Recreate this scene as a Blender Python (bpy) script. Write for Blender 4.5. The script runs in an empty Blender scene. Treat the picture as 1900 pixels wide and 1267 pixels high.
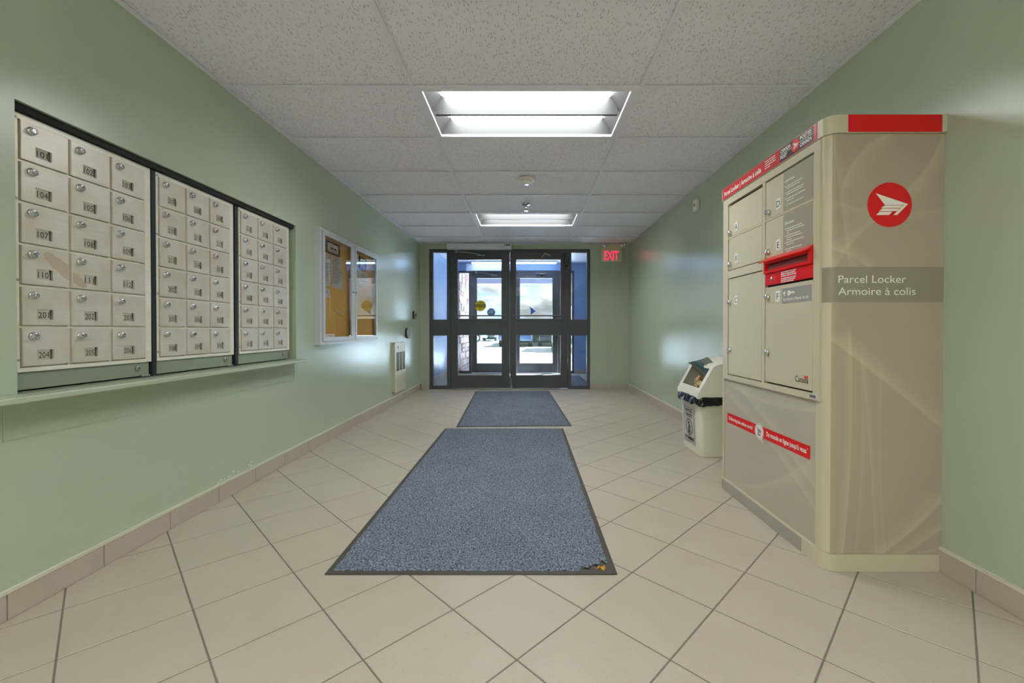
import bpy, bmesh, math, random
import numpy as np
from mathutils import Vector, Matrix
random.seed(7)
S = bpy.context.scene
COL = S.collection
# ------------------------------------------------------------------ camera, sky, sun, exposure
FPX = 788.0
cd = bpy.data.cameras.new('camera'); cam = bpy.data.objects.new('camera', cd); COL.objects.link(cam)
cd.sensor_width = 36.0; cd.lens = FPX / 1900 * 36.0
cd.shift_x = (950 - 977) / 1900.0; cd.shift_y = (618.9 - 633.5) / 1900.0
cd.clip_start = 0.02; cd.clip_end = 500
cam.location = (0, 0, 0.903); cam.rotation_euler = (math.radians(89.5), 0, 0)
S.camera = cam
S.view_settings.view_transform = 'Standard'; S.view_settings.look = 'None'
S.view_settings.gamma = 1.0; S.view_settings.use_curve_mapping = False
S.view_settings.exposure = 0.50
S.cycles.transparent_max_bounces = 24
S.cycles.max_bounces = 12
S.cycles.diffuse_bounces = 8
LAMP = 13.0          # emission of the ceiling troffers
SKY = 1.2
w = bpy.data.worlds.new('sky'); S.world = w; w.use_nodes = True
n = w.node_tree.nodes; l = w.node_tree.links; n.clear()
def wn(t, **k):
    x = n.new(t)
    for a, b in k.items(): x.inputs[a].default_value = b
    return x
tc = wn('ShaderNodeTexCoord'); mp = wn('ShaderNodeMapping'); mp.inputs['Scale'].default_value = (1, 1, 2.6)
mp.inputs['Location'].default_value = (0.31, 0.17, 0.0)
l.new(tc.outputs['Generated'], mp.inputs['Vector'])
nz = wn('ShaderNodeTexNoise', Scale=5.5, Detail=8.0, Roughness=0.56); l.new(mp.outputs[0], nz.inputs['Vector'])
cr = n.new('ShaderNodeValToRGB'); cr.color_ramp.elements[0].position = 0.40; cr.color_ramp.elements[1].position = 0.52
l.new(nz.outputs['Fac'], cr.inputs['Fac'])
nz2 = wn('ShaderNodeTexNoise', Scale=9.0, Detail=7.0, Roughness=0.55); l.new(mp.outputs[0], nz2.inputs['Vector'])
cr2 = n.new('ShaderNodeValToRGB'); e = cr2.color_ramp.elements
e[0].position = 0.40; e[0].color = (0.36, 0.36, 0.38, 1); e[1].position = 0.58; e[1].color = (1.0, 1.0, 0.98, 1)
l.new(nz2.outputs['Fac'], cr2.inputs['Fac'])
sp = wn('ShaderNodeSeparateXYZ'); l.new(tc.outputs['Generated'], sp.inputs[0])
cr3 = n.new('ShaderNodeValToRGB'); e = cr3.color_ramp.elements
e[0].position = 0.0; e[0].color = (0.62, 0.80, 1.0, 1); e[1].position = 0.45; e[1].color = (0.14, 0.34, 0.86, 1)
l.new(sp.outputs['Z'], cr3.inputs['Fac'])
mx = n.new('ShaderNodeMix'); mx.data_type = 'RGBA'
l.new(cr.outputs['Color'], mx.inputs['Factor']); l.new(cr3.outputs['Color'], mx.inputs['A']); l.new(cr2.outputs['Color'], mx.inputs['B'])
bg = wn('ShaderNodeBackground', Strength=SKY); l.new(mx.outputs['Result'], bg.inputs['Color'])
wo = n.new('ShaderNodeOutputWorld'); l.new(bg.outputs[0], wo.inputs['Surface'])
sl = bpy.data.lights.new('sun', 'SUN'); sl.energy = 70.0; sl.angle = math.radians(1.0); sl.color = (0.74, 0.90, 1.18)
so = bpy.data.objects.new('sun', sl); COL.objects.link(so)
so.rotation_euler = Vector((0.55, 0.40, 0.75)).to_track_quat('Z', 'Y').to_euler()
so.location = (20, 20, 30)

# ------------------------------------------------------------------ materials
def srgb(r, g, b):
    f = lambda c: (c / 255 / 12.92) if c / 255 <= 0.04045 else ((c / 255 + 0.055) / 1.055) ** 2.4
    return (f(r), f(g), f(b), 1)
class NT:
    def __init__(s, name):
        s.m = bpy.data.materials.new(name); s.m.use_nodes = True
        s.t = s.m.node_tree; s.n = s.t.nodes; s.l = s.t.links
        s.b = s.n['Principled BSDF']; s.out = s.n['Material Output']
    def new(s, t, **k):
        x = s.n.new(t)
        for a, b in k.items(): x.inputs[a].default_value = b
        return x
    def math(s, op, a, b=None, clamp=False):
        x = s.n.new('ShaderNodeMath'); x.operation = op; x.use_clamp = clamp
        for i, v in enumerate((a, b)):
            if v is None: continue
            if isinstance(v, (int, float)): x.inputs[i].default_value = v
            else: s.l.new(v, x.inputs[i])
        return x.outputs[0]
    def coord(s, out='Object', scale=(1, 1, 1), rnd=False, rot=(0, 0, 0)):
        c = s.new('ShaderNodeTexCoord'); m = s.new('ShaderNodeMapping'); m.inputs['Scale'].default_value = scale
        m.inputs['Rotation'].default_value = rot
        s.l.new(c.outputs[out], m.inputs['Vector'])
        if rnd:
            o = s.new('ShaderNodeObjectInfo'); v = s.math('MULTIPLY', o.outputs['Random'], 40.0)
            cb = s.new('ShaderNodeCombineXYZ'); s.l.new(v, cb.inputs[0]); s.l.new(v, cb.inputs[1]); s.l.new(v, cb.inputs[2])
            s.l.new(cb.outputs[0], m.inputs['Location'])
        return m.outputs[0]
    def mix(s, fac, a, b):
        x = s.n.new('ShaderNodeMix'); x.data_type = 'RGBA'
        for key, v in (('Factor', fac), ('A', a), ('B', b)):
            if isinstance(v, (tuple, float, int)): x.inputs[key].default_value = v
            else: s.l.new(v, x.inputs[key])
        return x.outputs['Result']
    def bump(s, h, strength=0.3, dist=0.002):
        x = s.new('ShaderNodeBump', Strength=strength, Distance=dist); s.l.new(h, x.inputs['Height'])
        s.l.new(x.outputs[0], s.b.inputs['Normal'])
    def ramp(s, fac, p0, p1):
        x = s.n.new('ShaderNodeMapRange'); x.inputs['From Min'].default_value = p0; x.inputs['From Max'].default_value = p1
        s.l.new(fac, x.inputs['Value']); return x.outputs[0]
def plain(name, c, rough=0.5, metal=0.0, spec=0.5, var=0.06, scale=14.0, bump=0.0, bscale=200.0):
    """flat colour with a faint procedural mottling of its own and an optional fine relief"""
    k = NT(name); c = srgb(*c) if len(c) == 3 else c
    if var > 0:
        nz = k.new('ShaderNodeTexNoise', Scale=scale, Detail=4.0); k.l.new(k.coord(rnd=True), nz.inputs['Vector'])
        d = tuple(x * (1 - var) for x in c[:3]) + (1,); e = tuple(min(1, x * (1 + var)) for x in c[:3]) + (1,)
        k.l.new(k.mix(nz.outputs['Fac'], d, e), k.b.inputs['Base Color'])
    else: k.b.inputs['Base Color'].default_value = c
    k.b.inputs['Roughness'].default_value = rough; k.b.inputs['Metallic'].default_value = metal
    k.b.inputs['Specular IOR Level'].default_value = spec
    if bump > 0:
        nb = k.new('ShaderNodeTexNoise', Scale=bscale, Detail=2.0); k.l.new(k.coord(), nb.inputs['Vector'])
        k.bump(nb.outputs['Fac'], bump, 0.001)
    return k.m
def emit(name, c, st):
    k = NT(name); e = k.new('ShaderNodeEmission', Strength=st); e.inputs['Color'].default_value = c
    k.l.new(e.outputs[0], k.out.inputs['Surface']); return k.m
def glass(name, tint=(1, 1, 1, 1), rough=0.0):
    k = NT(name); t = k.new('ShaderNodeBsdfTransparent'); t.inputs['Color'].default_value = tint
    g = k.new('ShaderNodeBsdfGlossy', Roughness=rough); f = k.new('ShaderNodeLayerWeight', Blend=0.5)
    fr = k.math('ADD', 0.035, k.math('MULTIPLY', 0.965, k.math('POWER', f.outputs['Facing'], 5.0)))
    m = k.n.new('ShaderNodeMixShader'); k.l.new(fr, m.inputs[0]); k.l.new(t.outputs[0], m.inputs[1]); k.l.new(g.outputs[0], m.inputs[2])
    k.l.new(m.outputs[0], k.out.inputs['Surface']); return k.m
def brushed(name, c, rough=0.4, metal=0.6, sc=(900, 6, 900)):
    k = NT(name)
    nz = k.new('ShaderNodeTexNoise', Scale=1.0, Detail=3.0); k.l.new(k.coord(scale=sc, rnd=True), nz.inputs['Vector'])
    nb = k.new('ShaderNodeTexNoise', Scale=9.0, Detail=3.0); k.l.new(k.coord(rnd=True), nb.inputs['Vector'])
    c = srgb(*c)
    a = k.mix(nz.outputs['Fac'], tuple(x * 0.80 for x in c[:3]) + (1,), tuple(min(1, x * 1.18) for x in c[:3]) + (1,))
    k.l.new(k.mix(k.ramp(nb.outputs['Fac'], 0.35, 0.75), a, tuple(x * y for x, y in zip(c[:3], (0.90, 0.84, 0.74))) + (1,)), k.b.inputs['Base Color'])
    k.b.inputs['Metallic'].default_value = metal; k.b.inputs['Roughness'].default_value = rough
    k.bump(nz.outputs['Fac'], 0.08, 0.0005); return k.m
def circ3(a, b, c):
    ax, ay = a; bx, by = b; cx, cy = c
    d = 2 * (ax * (by - cy) + bx * (cy - ay) + cx * (ay - by))
    if abs(d) < 1e-5: d = 1e-5
    ux = ((ax**2 + ay**2) * (by - cy) + (bx**2 + by**2) * (cy - ay) + (cx**2 + cy**2) * (ay - by)) / d
    uy = ((ax**2 + ay**2) * (cx - bx) + (bx**2 + by**2) * (ax - cx) + (cx**2 + cy**2) * (bx - ax)) / d
    return ux, uy, math.hypot(ax - ux, ay - uy)
def arcs(name, base, light, curves, axes):
    """printed laminate: sweeping translucent ribbons, one soft-edged arc per curve (u,v triplet, width, side, strength)"""
    k = NT(name); c = k.new('ShaderNodeNewGeometry'); s = k.new('ShaderNodeSeparateXYZ'); k.l.new(c.outputs['Position'], s.inputs[0])
    u, v = s.outputs[axes[0]], s.outputs[axes[1]]; total = None
    for (p, width, side, st) in curves:
        x, y, r = circ3(*p)
        dx = k.math('SUBTRACT', u, x); dy = k.math('SUBTRACT', v, y)
        d = k.math('SQRT', k.math('ADD', k.math('MULTIPLY', dx, dx), k.math('MULTIPLY', dy, dy)))
        d = k.math('MULTIPLY', k.math('SUBTRACT', d, r), side / width)
        inside = k.math('MULTIPLY', k.math('ADD', k.math('MULTIPLY', d, 8.0), 0.5, True), 1.0)
        fade = k.math('SUBTRACT', 1.0, d, True); fade = k.math('POWER', fade, 2.2)
        m = k.math('MULTIPLY', k.math('MULTIPLY', inside, fade), st)
        us = [q[0] for q in p]; vs = [q[1] for q in p]
        for comp, lo, hi in ((u, min(us), max(us)), (v, min(vs), max(vs))):
            pad = 0.07
            g = k.math('MULTIPLY', k.math('DIVIDE', k.math('SUBTRACT', comp, lo - pad), 0.05, True), k.math('DIVIDE', k.math('SUBTRACT', hi + pad, comp), 0.05, True))
            m = k.math('MULTIPLY', m, g)
        total = m if total is None else k.math('ADD', total, m)
    nz = k.new('ShaderNodeTexNoise', Scale=2.0, Detail=2.0); k.l.new(c.outputs['Position'], nz.inputs['Vector'])
    b = k.mix(nz.outputs['Fac'], tuple(x * 0.93 for x in srgb(*base)[:3]) + (1,), tuple(x * 1.06 for x in srgb(*base)[:3]) + (1,))
    k.l.new(k.mix(k.math('MINIMUM', k.math('MULTIPLY', total, 0.78), 1.0), b, srgb(*light)), k.b.inputs['Base Color'])
    k.b.inputs['Roughness'].default_value = 0.32; return k.m

M = {}
def wallpaint():
    k = NT('green_wall_paint')
    nz = k.new('ShaderNodeTexNoise', Scale=1.3, Detail=3.0); k.l.new(k.coord(), nz.inputs['Vector'])
    k.l.new(k.mix(nz.outputs['Fac'], srgb(174, 187, 162), srgb(181, 194, 170)), k.b.inputs['Base Color'])
    nb = k.new('ShaderNodeTexNoise', Scale=160.0, Detail=2.0); k.l.new(k.coord(), nb.inputs['Vector'])
    k.bump(nb.outputs['Fac'], 0.06, 0.001)
    k.b.inputs['Roughness'].default_value = 0.24; k.b.inputs['Specular IOR Level'].default_value = 1.0
    return k.m
M['wall'] = wallpaint()
def fissured():
    k = NT('fissured_ceiling_tile')
    def dashes(sc, rot, thr, rnd):
        v = k.new('ShaderNodeTexVoronoi', Scale=1.0, Randomness=1.0); k.l.new(k.coord(scale=sc, rnd=True, rot=(0, 0, rot)), v.inputs['Vector'])
        sepc = k.new('ShaderNodeSeparateColor'); k.l.new(v.outputs['Color'], sepc.inputs[0])
        on = k.math('GREATER_THAN', sepc.outputs[0], rnd)
        d = k.math('SUBTRACT', 1.0, k.math('MULTIPLY', v.outputs['Distance'], 1.0 / thr), True)
        return k.math('MULTIPLY', d, on)
    a = dashes((150, 32, 1), 0.25, 0.34, 0.35); b = dashes((105, 48, 1), -0.35, 0.24, 0.5)
    h = k.math('MINIMUM', k.math('ADD', a, b), 1.0)
    nf = k.new('ShaderNodeTexNoise', Scale=260.0, Detail=2.0); k.l.new(k.coord(rnd=True), nf.inputs['Vector'])
    base = k.mix(nf.outputs['Fac'], srgb(238, 234, 246), srgb(247, 243, 254))
    k.l.new(k.mix(k.math('MULTIPLY', h, 0.85, True), base, srgb(96, 94, 92)), k.b.inputs['Base Color'])
    k.b.inputs['Roughness'].default_value = 0.9
    k.bump(k.math('SUBTRACT', 0.0, h), 0.6, 0.002); return k.m
M['ctile'] = fissured()
M['tbar'] = plain('white_grid_steel', (236, 233, 244), 0.45)
M['plenum'] = plain('plenum_board', (120, 118, 115), 0.9)
def floortile(name, a, b):
    k = NT(name)
    nz = k.new('ShaderNodeTexNoise', Scale=6.0, Detail=5.0); k.l.new(k.coord(rnd=True), nz.inputs['Vector'])
    nf = k.new('ShaderNodeTexNoise', Scale=240.0, Detail=3.0); k.l.new(k.coord(rnd=True), nf.inputs['Vector'])
    x = k.mix(nz.outputs['Fac'], srgb(*a), srgb(*b))
    k.l.new(k.mix(k.ramp(nf.outputs['Fac'], 0.62, 0.78), x, tuple(c * 0.72 for c in srgb(*a)[:3]) + (1,)), k.b.inputs['Base Color'])
    k.b.inputs['Roughness'].default_value = 0.42
    k.bump(nf.outputs['Fac'], 0.07, 0.0006); return k.m
M['ftile'] = floortile('beige_floor_tile', (176, 165, 146), (188, 178, 160))
M['btile'] = floortile('pinkish_base_tile', (180, 167, 152), (190, 178, 164))
M['grout'] = plain('grey_grout', (118, 112, 98), 0.9, var=0.12, scale=60)
M['strip'] = plain('cream_edge_strip', (214, 208, 186), 0.35)
M['frame'] = plain('dark_bronze_aluminium', (82, 82, 86), 0.42, var=0.04)
M['gasket'] = plain('black_gasket', (18, 18, 20), 0.6)
M['bead'] = plain('grey_glazing_bead', (120, 118, 112), 0.4, 0.3)
M['glass'] = glass('clear_door_glass', (0.93, 0.96, 0.96, 1))
M['bglass'] = glass('cabinet_glass', (0.96, 0.97, 0.97, 1))
M['alu'] = brushed('brushed_mailbox_aluminium', (228, 222, 212), 0.36, 0.40)
M['alu_frame'] = brushed('mailbox_frame_aluminium', (250, 244, 230), 0.34, 0.22, (6, 6, 300))
M['chrome'] = plain('chrome', (205, 205, 208), 0.16, 1.0, var=0.02)
M['steel'] = plain('satin_steel', (176, 174, 170), 0.32, 0.9, var=0.04)
M['white_alu'] = plain('white_aluminium', (206, 206, 208), 0.35, 0.15)
M['dark'] = plain('dark_cavity', (22, 24, 24), 0.7)
M['divider'] = plain('dark_divider_steel', (52, 56, 62), 0.35, 0.3)
M['card'] = plain('number_card', (188, 182, 164), 0.7)
M['ink'] = plain('black_ink', (26, 26, 28), 0.7, var=0.0)
M['black'] = plain('black_plastic', (26, 26, 28), 0.4)
M['white'] = plain('white_print', (232, 230, 224), 0.6, var=0.0)
M['cream'] = plain('cream_locker_enamel', (204, 195, 168), 0.3, var=0.02)
M['red'] = plain('red_enamel', (232, 24, 26), 0.3, var=0.03)
M['redprint'] = plain('red_print', (228, 0, 14), 0.35, var=0.0)
M['reddull'] = plain('red_header_band', (206, 60, 66), 0.25, var=0.02)
M['navy'] = plain('navy_print', (44, 44, 58), 0.3, var=0.0)
M['grey'] = plain('grey_label', (164, 155, 136), 0.4, var=0.0)
M['greycool'] = plain('cool_grey_label', (158, 156, 150), 0.4, var=0.0)
M['taupe'] = plain('taupe_band', (152, 141, 124), 0.35, var=0.0)
M['offwhite'] = plain('off_white_print', (244, 240, 228), 0.5, var=0.0)
M['letter'] = plain('letter_plate', (236, 236, 230), 0.4, var=0.0)
M['rubber'] = plain('dark_rubber_edge', (70, 66, 60), 0.6)
M['cork'] = plain('cork_board', (218, 170, 86), 0.9, var=0.18, scale=90, bump=0.3, bscale=300)
M['paper'] = plain('white_paper', (242, 240, 236), 0.8, var=0.02)
M['laminate'] = plain('laminated_sign_paper', (236, 235, 236), 0.32, var=0.0)
M['stain'] = plain('tan_stain', (196, 158, 104), 0.5, var=0.1, scale=40); M['stain'].node_tree.nodes['Principled BSDF'].inputs['Alpha'].default_value = 0.22
M['brownframe'] = plain('brown_frame', (96, 72, 48), 0.5)
M['beige'] = plain('beige_sign_enamel', (218, 206, 174), 0.4, var=0.02)
M['ivory'] = plain('ivory_plastic', (232, 227, 210), 0.35, var=0.03)
M['heater'] = plain('cream_heater_enamel', (206, 204, 178), 0.4, var=0.02)
M['bag'] = plain('black_bin_bag', (20, 20, 26), 0.18, var=0.0)
M['lensw'] = plain('troffer_white', (236, 236, 230), 0.4, var=0.0)
M['louvre'] = plain('grey_louvre_finish', (80, 80, 79), 0.4, var=0.0)
M['vlamp'] = emit('lit_vestibule_tube', (0.42, 0.60, 1.0, 1), 10.0)
M['pendant'] = emit('added_fill_glow', (0.955, 0.98, 1.0, 1), 15.0)  # glow of the hanging fill tubes added behind the viewer
M['exitred'] = emit('lit_exit_letters', (1.0, 0.03, 0.09, 1), 1.1)
M['lamp'] = emit('lit_troffer_lens', (0.955, 0.98, 1.0, 1), LAMP)
M['concrete'] = plain('sunlit_concrete', (206, 202, 194), 0.85, var=0.06, scale=1.5)
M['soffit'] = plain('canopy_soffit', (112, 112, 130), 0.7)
M['yellow'] = plain('yellow_sticker', (230, 214, 50), 0.45, var=0.0)
M['blue'] = plain('blue_sticker', (44, 104, 196), 0.45, var=0.0)
M['bluegrey'] = plain('blue_sticker_back', (96, 128, 176), 0.45, var=0.0)
M['crumb'] = plain('yellow_crumbs', (206, 150, 60), 0.8, var=0.2, scale=80)
M['hedge'] = plain('hedge_leaves', (62, 104, 74), 0.7, var=0.35, scale=6)
M['tyre'] = plain('car_tyre', (28, 28, 30), 0.7)
M['carglass'] = plain('car_glass', (40, 50, 60), 0.1, var=0.0)
M['vpaint'] = plain('vestibule_paint_with_blue_daylight', (140, 165, 204), 0.3, var=0.03, scale=1.5)  # blue daylight cast on the vestibule walls, put into their paint colour
def carpet():
    k = NT('blue_grey_mat_pile')
    a = k.new('ShaderNodeTexNoise', Scale=130.0, Detail=3.0, Roughness=0.75); k.l.new(k.coord(), a.inputs['Vector'])
    b = k.new('ShaderNodeTexNoise', Scale=4.0, Detail=3.0); k.l.new(k.coord(), b.inputs['Vector'])
    c = k.mix(k.ramp(a.outputs['Fac'], 0.36, 0.66), srgb(40, 47, 58), srgb(158, 168, 182))
    k.l.new(k.mix(k.ramp(b.outputs['Fac'], 0.3, 0.75), c, k.mix(0.3, c, srgb(76, 84, 98))), k.b.inputs['Base Color'])
    k.b.inputs['Roughness'].default_value = 0.95; k.b.inputs['Specular IOR Level'].default_value = 0.1
    return k.m
M['pile'] = carpet()
def stonemat():
    k = NT('pink_grey_fieldstone')
    nz = k.new('ShaderNodeTexNoise', Scale=5.0, Detail=6.0); k.l.new(k.coord(rnd=True), nz.inputs['Vector'])
    o = k.new('ShaderNodeObjectInfo')
    c = k.mix(o.outputs['Random'], srgb(176, 136, 124), srgb(182, 174, 176))
    k.l.new(k.mix(k.ramp(nz.outputs['Fac'], 0.45, 0.75), c, srgb(104, 76, 72)), k.b.inputs['Base Color'])
    k.b.inputs['Roughness'].default_value = 0.85; k.bump(nz.outputs['Fac'], 0.5, 0.01); return k.m
M['stone'] = stonemat()
SIDE = {'a': [(1.536, 1.612), (1.487, 1.512), (1.412, 1.424)], 'b': [(1.306, 1.615), (1.234, 1.556), (1.184, 1.474)], 'c': [(1.139, 1.581), (1.166, 1.386), (1.196, 1.14)], 'd': [(1.129, 1.203), (1.192, 1.181), (1.262, 1.14)], 'e': [(1.286, 1.298), (1.211, 1.228), (1.155, 1.143)], 'f': [(1.172, 1.373), (1.299, 1.345), (1.538, 1.355)], 'g': [(1.16, 0.847), (1.329, 0.714), (1.543, 0.54)], 'h': [(1.209, 0.847), (1.211, 0.498), (1.183, 0.067)], 'i': [(1.244, 0.777), (1.248, 0.428), (1.225, 0.067)], 'j': [(1.252, 0.742), (1.286, 0.358), (1.302, 0.067)], 'k': [(1.325, 0.707), (1.324, 0.358), (1.344, 0.067)], 'l': [(1.333, 0.067), (1.445, 0.158), (1.542, 0.253)], 'm': [(1.41, 0.067), (1.473, 0.105), (1.542, 0.154)], 'n': [(1.452, 0.067), (1.501, 0.081), (1.547, 0.088)]}
FRONT = {'a': [(2.381, 0.602), (2.049, 0.561), (1.641, 0.583)], 'b': [(2.401, 0.541), (1.845, 0.321), (1.638, 0.188)], 'c': [(2.211, 0.579), (1.809, 0.376), (1.638, 0.274)], 'd': [(2.336, 0.072), (1.974, 0.193), (1.699, 0.374)]}
sw = {'a': (0.10, 1, .75), 'b': (0.09, -1, .7), 'c': (0.05, 1, .5), 'd': (0.06, 1, .6), 'e': (0.08, 1, .6), 'f': (0.05, 1, .35), 'g': (0.09, 1, .8),
      'h': (0.05, -1, .8), 'i': (0.03, 1, .4), 'j': (0.03, 1, .5), 'k': (0.03, 1, .35), 'l': (0.08, -1, .8), 'm': (0.05, -1, .7), 'n': (0.03, -1, .6)}
M['sidegfx'] = arcs('locker_side_laminate', (178, 162, 142), (208, 196, 168), [(SIDE[k],) + sw[k] for k in SIDE], ('X', 'Z'))
fw = {'a': (0.09, -1, .7), 'b': (0.08, 1, .6), 'c': (0.10, 1, .7), 'd': (0.09, 1, .6)}
M['frontgfx'] = arcs('locker_front_laminate', (184, 174, 158), (206, 198, 178), [(FRONT[k],) + fw[k] for k in FRONT], ('Y', 'Z'))

# ------------------------------------------------------------------ geometry helpers
class MB:
    def __init__(s): s.bm = bmesh.new()
    def box(s, x0, x1, y0, y1, z0, z1, b=0.0, seg=1):
        if x0 > x1: x0, x1 = x1, x0
        if y0 > y1: y0, y1 = y1, y0
        if z0 > z1: z0, z1 = z1, z0
        mat = Matrix.Translation(((x0 + x1) / 2, (y0 + y1) / 2, (z0 + z1) / 2)) @ Matrix.Diagonal((x1 - x0, y1 - y0, z1 - z0, 1))
        r = bmesh.ops.create_cube(s.bm, size=1.0, matrix=mat)
        if b > 0:
            es = set()
            for v in r['verts']: es.update(v.link_edges)
            bmesh.ops.bevel(s.bm, geom=list(es), offset=b, segments=seg, affect='EDGES', profile=0.5)
        return s
    def cyl(s, p, axis, h, r, r2=None, seg=20, caps=True):
        """from p along axis by h"""
        a = Vector(axis).normalized(); q = a.to_track_quat('Z', 'Y').to_matrix().to_4x4()
        mat = Matrix.Translation(Vector(p) + a * h / 2) @ q
        bmesh.ops.create_cone(s.bm, cap_ends=caps, segments=seg, radius1=r, radius2=r if r2 is None else r2, depth=h, matrix=mat); return s
    def prism(s, poly, fn, a, b, caps=True):
        """poly in 2D; fn(u,v,t)->xyz; extruded t=a..b"""
        A = [s.bm.verts.new(fn(u, v, a)) for u, v in poly]; B = [s.bm.verts.new(fn(u, v, b)) for u, v in poly]
        k = len(poly)
        for i in range(k): s.bm.faces.new((A[i], A[(i + 1) % k], B[(i + 1) % k], B[i]))
        if caps: s.bm.faces.new(A[::-1]); s.bm.faces.new(B)
        return s
    def ring(s, outer, inner, fn, a, b):
        """closed frame between two polygons of equal count"""
        k = len(outer)
        V = [[s.bm.verts.new(fn(u, v, t)) for u, v in P] for P in (outer, inner) for t in (a, b)]
        oa, ob, ia, ib = V
        for i in range(k):
            j = (i + 1) % k
            for q in ((oa[i], oa[j], ob[j], ob[i]), (ia[j], ia[i], ib[i], ib[j]), (oa[j], oa[i], ia[i], ia[j]), (ob[i], ob[j], ib[j], ib[i])): s.bm.faces.new(q)
        return s
    def tube(s, pts, r, seg=8):
        pts = [Vector(p) for p in pts]; rings = []
        for i, p in enumerate(pts):
            t = (pts[min(i + 1, len(pts) - 1)] - pts[max(i - 1, 0)]).normalized()
            u = t.cross(Vector((0, 0, 1)) if abs(t.z) < 0.9 else Vector((1, 0, 0))).normalized(); v = t.cross(u)
            rings.append([s.bm.verts.new(p + r * (math.cos(a) * u + math.sin(a) * v)) for a in [2 * math.pi * j / seg for j in range(seg)]])
        for A, B in zip(rings, rings[1:]):
            for j in range(seg): s.bm.faces.new((A[j], A[(j + 1) % seg], B[(j + 1) % seg], B[j]))
        s.bm.faces.new(rings[0][::-1]); s.bm.faces.new(rings[-1]); return s
    def lathe(s, prof, c, axis, seg=24):
        a = Vector(axis).normalized(); u = a.orthogonal().normalized(); v = a.cross(u); c = Vector(c); rings = []
        for r, h in prof:
            if r < 1e-6: rings.append([s.bm.verts.new(c + a * h)])
            else: rings.append([s.bm.verts.new(c + a * h + r * (math.cos(t) * u + math.sin(t) * v)) for t in [2 * math.pi * j / seg for j in range(seg)]])
        for A, B in zip(rings, rings[1:]):
            for j in range(seg):
                k = (j + 1) % seg
                if len(A) == 1 and len(B) == 1: continue
                if len(A) == 1: s.bm.faces.new((A[0], B[k], B[j]))
                elif len(B) == 1: s.bm.faces.new((A[j], A[k], B[0]))
                else: s.bm.faces.new((A[j], A[k], B[k], B[j]))
        return s
    def poly(s, pts):
        s.bm.faces.new([s.bm.verts.new(p) for p in pts]); return s
    def bounds(s):
        xs = np.array([v.co[:] for v in s.bm.verts]); return xs.min(0), xs.max(0)
    def mesh(s, name, mat, origin=(0, 0, 0), smooth=True):
        bmesh.ops.translate(s.bm, verts=s.bm.verts, vec=-Vector(origin))
        bmesh.ops.recalc_face_normals(s.bm, faces=s.bm.faces)
        me = bpy.data.meshes.new(name); s.bm.to_mesh(me); s.bm.free()
        me.materials.append(M[mat] if isinstance(mat, str) else mat)
        if smooth and len(me.polygons):
            me.polygons.foreach_set('use_smooth', [True] * len(me.polygons)); me.set_sharp_from_angle(angle=math.radians(38))
        return me
WL = {}
def link(name, data, parent, world):
    o = bpy.data.objects.new(name, data); COL.objects.link(o); world = Vector(world); WL[o.name] = world
    if parent is not None: o.parent = parent; o.location = world - WL[parent.name]
    else: o.location = world
    return o
def tags(o, label=None, cat=None, group=None, kind=None):
    for k, v in (('label', label), ('category', cat), ('group', group), ('kind', kind)):
        if v: o[k] = v
    return o
def root(name, label, cat, loc, group=None, kind=None): return tags(link(name, None, None, loc), label, cat, group, kind)
def part(name, mb, mat, parent, label=None, smooth=True, kind=None):
    lo, hi = mb.bounds(); org = ((lo[0] + hi[0]) / 2, (lo[1] + hi[1]) / 2, lo[2])
    return tags(link(name, mb.mesh(name, mat, org, smooth), parent, org), label, None, None, kind)
def solo(name, mb, mat, label, cat, group=None, kind=None, smooth=True): return tags(part(name, mb, mat, None, None, smooth), label, cat, group, kind)
def place(name, me, parent, world, label=None): return tags(link(name, me, parent, world), label)
def glyphs(body, size, width=None, bold=0.0, align='CENTER', res=3, spacing=1.0):
    c = bpy.data.curves.new('lettering', 'FONT'); c.body = body; c.size = size; c.align_x = align; c.offset = bold; c.resolution_u = res
    c.space_line = spacing
    o = bpy.data.objects.new('lettering', c); COL.objects.link(o)
    dg = bpy.context.evaluated_depsgraph_get(); me = bpy.data.meshes.new_from_object(o.evaluated_get(dg))
    bpy.data.objects.remove(o); bpy.data.curves.remove(c)
    bm = bmesh.new(); bm.from_mesh(me); bpy.data.meshes.remove(me)
    if width:
        xs = [v.co.x for v in bm.verts]; f = width / (max(xs) - min(xs))
        mid = (max(xs) + min(xs)) / 2 if align == 'CENTER' else min(xs)
        for v in bm.verts: v.co.x = (v.co.x - mid) * f
    return bm
def text(name, body, size, at, right, up, mat, parent, width=None, bold=0.0, align='CENTER', res=3, spacing=1.0, mb=None):
    """flat raised lettering at world point `at` (baseline), reading along `right`"""
    bm = glyphs(body, size, width, bold, align, res, spacing)
    r = Vector(right).normalized(); u = Vector(up).normalized(); nn = r.cross(u); at = Vector(at)
    for v in bm.verts: v.co = at + r * v.co.x + u * v.co.y + nn * 0.0002
    if mb is not None:
        me = bpy.data.meshes.new('tmp'); bm.to_mesh(me); mb.bm.from_mesh(me); bpy.data.meshes.remove(me); bm.free(); return
    x = MB(); x.bm.free(); x.bm = bm
    return part(name, x, mat, parent, smooth=False)
def lines_of_print(mb, at, right, up, widths, pitch, h, seed=1, gap=0.3, nudge=0.0004):
    """small unreadable print: word-long strokes in rows"""
    rr = random.Random(seed); r = Vector(right).normalized(); u = Vector(up).normalized(); nn = r.cross(u); at = Vector(at) + nn * nudge
    for i, wd in enumerate(widths):
        x = 0.0
        while x < wd:
            ww = min(rr.uniform(1.6, 6.0) * h, wd - x)
            p = at + r * x - u * (pitch * i)
            mb.poly([p, p + r * ww, p + r * ww + u * h * rr.uniform(.8, 1.1), p + u * h]); x += ww + h * gap * 2
    return mb
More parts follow.
